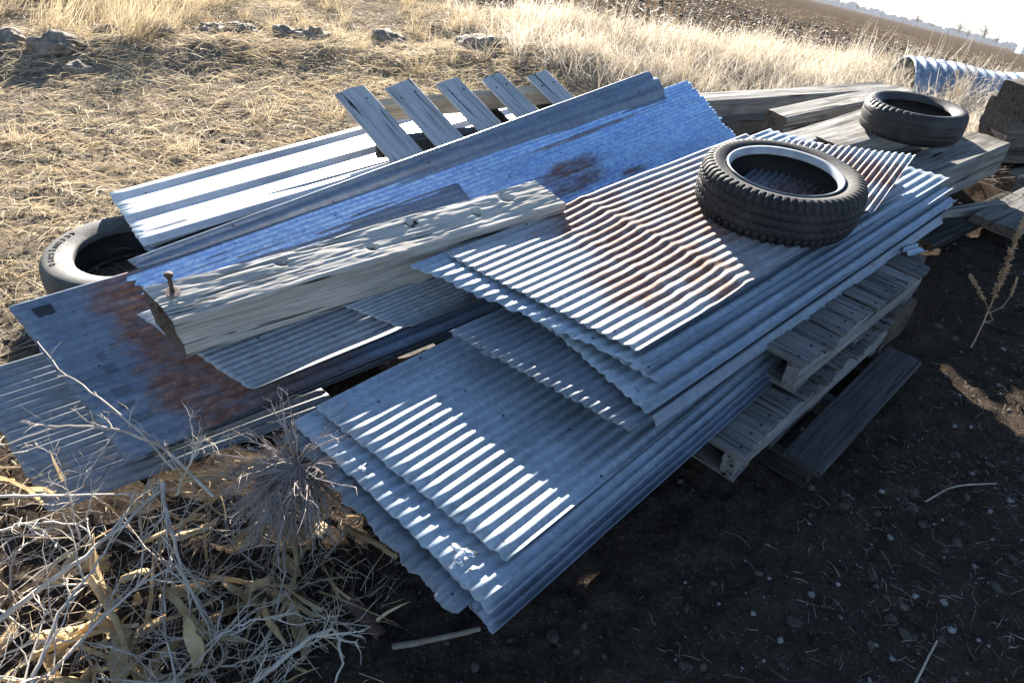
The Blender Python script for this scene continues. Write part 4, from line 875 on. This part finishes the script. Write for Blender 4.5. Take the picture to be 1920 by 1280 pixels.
# corn husks
def husk(c, az, L, w, curl_, lift, seed):
    rr = random.Random(seed); nx, ny = 9, 4; V = []; p = V3(c); d = Vector((math.cos(az), math.sin(az), lift)).normalized(); tw = rr.uniform(-.5,.5)
    for i in range(nx):
        f = i/(nx-1); side = d.cross(Vector((0,0,1))).normalized(); nn = side.cross(d); wid = w*math.sin(math.pi*(.12+.85*f))**.7; roll = tw+rr.uniform(-.1,.1)+f*rr.uniform(-.3,.9)
        s2 = side*math.cos(roll)+nn*math.sin(roll); n2 = nn*math.cos(roll)-side*math.sin(roll)
        for j in range(ny): g = j/(ny-1)*2-1; V.append(p+s2*(g*wid/2)+n2*(curl_*wid*(g*g)+rr.uniform(-.0015,.0015)))
        d = (d+Vector((rr.gauss(0,.14), rr.gauss(0,.14), rr.gauss(-.10,.15)))).normalized(); p = p+d*L/(nx-1)
        if p.z < .015: p.z = .015
    F = [(i*ny+j, i*ny+j+1, (i+1)*ny+j+1, (i+1)*ny+j) for i in range(nx-1) for j in range(ny-1)]
    me = mesh_np('corn_husk', [tuple(v) for v in V], F, True, M['husk'])
    o = link('corn_husk', me, None, None, 'dry tan corn husk leaf lying among twigs in the lower left corner', 'corn husk', 'corn husks in the lower left weeds')
    so = o.modifiers.new('t', 'SOLIDIFY'); so.thickness = .0008
HKP = [(-0.8754,0.9019,0.1100), (-0.8973,0.8778,0.1000), (-0.8063,0.8589,0.1000), (-0.7506,0.8493,0.0800), (-0.9225,0.8269,0.0900), (-0.8149,0.8034,0.0800), (-0.8244,0.7574,0.0700), (-0.9461,0.7714,0.0700), (-0.7729,0.8911,0.1200), (-0.6501,1.0223,0.1000), (-0.6502,0.9441,0.0800), (-0.5807,0.9651,0.0700), (-0.4861,0.9955,0.0500), (-0.4908,0.9414,0.0400), (-0.5317,1.0802,0.0600), (-0.7537,1.0964,0.1400), (-0.7867,1.1122,0.2400), (-0.8623,0.7228,0.0600), (-0.7598,0.7250,0.0500), (-0.9519,0.7148,0.0600), (-0.6913,0.7948,0.0700), (-0.6385,0.8720,0.0600), (-0.6095,1.1232,0.0600), (-0.8076,1.0232,0.1200)]
HKP += [(RNG.uniform(-1.12,-.52), RNG.uniform(.46,.98), RNG.uniform(.03,.12)) for _ in range(22)]
for i, c in enumerate(HKP):
    husk(c, random.uniform(0, 6.28), random.uniform(.09, .22), random.uniform(.016, .044), random.uniform(-.6, .6), random.uniform(-.2, .35), 300+i)
wl = lambda x, y: ((x < -.25) & (x+.35*y < .25) & (y < 1.35))*1.
lying('weed_litter', 'dry stalk litter under the brush in the lower left corner', 5200, (-1.9, -.1, .35, 1.5), lambda x, y: wl(x, y)*np.clip(.6+fbm(x*3, y*3, 2), .1, 1), .04, .20, .0012, .0032, M['brush'], .40, up=.12)
lying('husk_litter', 'torn husk strips under the brush in the lower left corner', 200, (-1.7, -.2, .35, 1.3), wl, .06, .24, .006, .016, M['husk'], .3, up=.07)
lying('left_litter', 'thin litter on the soil left of the pile', 2500, (-3, -1.2, 1.0, 2.4), lambda x, y: np.ones_like(x)*.7, .03, .12, .0015, .003, M['straw_grey'], .15)

# ---------------------------------------------------------------- the far distance
def far_tree(base, h, label, seed, spread=.55):
    th = thing('bare_tree', label, 'tree', base, None, 'bare trees on the horizon'); rr = random.Random(seed); G = Vector(GUP)
    V, F = tubes([([(0,0,0), tuple(G*h*.2), tuple(G*h*.42)], [h*.03, h*.024, h*.018])], 6); link('trunk', mesh_np('trunk', V, F, True, M['twig_red']), th)
    lines = []
    for i in range(34):
        d = (G*rr.uniform(.3,1)+Vector((rr.gauss(0,spread), rr.gauss(0,spread), 0))).normalized(); p = G*h*rr.uniform(.18,.42); q = []; L = h*rr.uniform(.35,.62)
        for j in range(5): q.append(p.copy()); d = (d+Vector((rr.gauss(0,.15), rr.gauss(0,.15), rr.gauss(0,.1)))).normalized(); p = p+d*L/4
        twigs(q, h*.010, 8, h*.20, lines, 0, -.02, .8, rr)
    V, F = tubes(lines, 3); link('crown', mesh_np('crown', V, F, True, M['twig_red']), th)
def on_field(p): return (p[0], p[1], float(field_z(p[0], p[1])))
TR = [((230.84,465.95,-79.83), 9, 'lone thin bare tree left on the horizon'), ((252.10,454.80,-81.42), 12, 'broad bare tree, first of the three round crowns'), ((266.65,469.57,-84.85), 9, 'ragged bare tree just right of the broad one'), ((253.40,431.03,-79.07), 13, 'round bare tree in the middle of the three crowns'), ((259.55,427.36,-79.13), 9, 'small round bare tree at the right of the three'), ((284.59,550.83,-95.53), 6, 'tiny bare tree between the lone and the broad tree'), ((244.01,591.66,-94.97), 7, 'dark low tree clump far left on the horizon'), ((242.87,504.59,-85.83), 5, 'bush at the foot of the lone tree')]
for i, (p, h, lb) in enumerate(TR): far_tree(on_field(p), h, lb, 400+i)
def treeline():
    VV = []; n = 900; az = np.linspace(R(8), R(60), n); d = 1100.; x = np.sin(az)*d; y = np.cos(az)*d; z = field_z(x, y); lines = []
    G = np.array(GUP)
    for i in range(n):
        h = 4+6*max(0, float(fbm(np.array([i*.07]), np.array([3.3]), 3)[0]))+RNG.uniform(0, 4); b = np.array([x[i], y[i], z[i]-1])
        lines.append(([b, b+G*h*.6, b+G*h], [4.5, 3.6, .6]))
    V, F = tubes(lines, 5); link('treeline', mesh_np('treeline', V, F, True, M['twig_red']), None, None, 'low bluish line of trees along the far horizon', 'trees', None, 'stuff')
treeline()
def mountain():
    az = np.linspace(R(14), R(75), 160); d = 2600.; G = np.array(GUP); rows = []
    for f, dd in ((0, 0), (.35, 100), (.7, 240), (1, 400), (.0, 1000)):
        pk = 135*np.exp(-((np.degrees(az)-40)/7)**2)+100*np.exp(-((np.degrees(az)-52)/9)**2)+10*fbm(az*40, az*0+f, 4)
        xx = np.sin(az)*(d+dd); yy = np.cos(az)*(d+dd); rows.append(np.stack([xx, yy, field_z(xx, yy)], -1)+G*((np.maximum(pk, 0)*f)-3)[:, None])
    V = np.vstack(rows); n = len(az); i, j = np.meshgrid(np.arange(len(rows)-1), np.arange(n-1), indexing='ij')
    link('mountain', mesh_np('mountain', V, np.stack([i*n+j, i*n+j+1, (i+1)*n+j+1, (i+1)*n+j], -1).reshape(-1, 4), True, mat_plain('mountain_haze', (.80,.82,.85), .9, 0, .04, .01)), kind='structure')  # mountain colour is paled to stand in for distance haze
mountain()
def silo():
    b = V3(on_field((166.06,249.85,-47.64))); G = Vector(GUP); th = thing('grain_silo', 'white round grain silo cut by the right picture edge', 'silo', b, G.to_track_quat('Z','Y').to_matrix())
    m = mat_plain('silo_white', (.72,.73,.75), .5, .1, .06, 2); r = 5.5
    prof = [(r+.05*math.sin(i*2.4), i*.35) for i in range(44)]; V, F = lathe(prof, 40); link('wall', mesh_np('wall', V, F, True, m), th)
    V, F = lathe([(r+.25, 15.1), (.6, 18.2), (.6, 18.9), (0, 19.1)], 40); link('roof', mesh_np('roof', V, F, False, m), th)
silo()
G_ = Vector(GUP)
PT = []
for i, p in enumerate(((152.95,391.16,-61.16), (175.17,392.70,-64.49), (189.55,397.08,-66.81), (213.84,395.94,-70.08))):
    b = V3(on_field(p)); V, F = tubes([([tuple(b), tuple(b+G_*10)], [.16,.11])], 6)
    th = thing('power_pole', ('leftmost','second','third','rightmost')[i]+' thin power pole along the horizon', 'power pole', (0,0,0), None, 'power poles')
    link('pole', mesh_np('pole', V, F, True, M['tie_dark']), th); V, F = tubes([([tuple(b+G_*9.4-Vector((1.2,0,0))), tuple(b+G_*9.4+Vector((1.2,0,0)))], [.08,.08])], 5); link('crossarm', mesh_np('crossarm', V, F, True, M['tie_dark']), th); PT.append(b+G_*9.5)
L = []
for a, b in zip(PT[:-1], PT[1:]): L.append(([tuple(a.lerp(b, t)-G_*(1.2*4*t*(1-t))) for t in np.linspace(0, 1, 9)], [.02]*9))
for k, ln in enumerate(L):
    V, F = tubes([ln], 4); link('power_line', mesh_np('power_line', V, F, True, M['tie_dark']), None, None, ('first','second','third')[k]+' sagging wire span between the power poles, from the left', 'wire', 'power lines')
print('objects', len(bpy.data.objects), 'tris', sum(len(o.data.loops)-2*len(o.data.polygons) for o in bpy.data.objects if o.type == 'MESH'))

# ---------------------------------------------------------------- air
def haze():
    lo = min((SLOPE @ Vector((0, -30, ground_h(np.array([0.]), np.array([-30.]))[0]))).z, -3.0) - 2.0
    bm = bmesh.new(); bmesh.ops.create_cube(bm, size=1); me = bpy.data.meshes.new('haze'); bm.to_mesh(me); bm.free()
    t = NT('haze'); t.t.nodes.remove(t.b); v = t.n('VolumePrincipled'); v.inputs['Density'].default_value = .00014; v.inputs['Color'].default_value = (.80,.87,1,1); v.inputs['Anisotropy'].default_value = .2
    t.l(v.outputs[0], t.o.inputs['Volume']); me.materials.append(t.m)
    o = bpy.data.objects.new('haze', me); COL.objects.link(o); o.location = (0, 0, (lo+27)/2); o.scale = (4900, 4900, 27-lo); o['kind'] = 'stuff'; o['label'] = 'thin pale air over the fields'; o['category'] = 'haze'
haze()
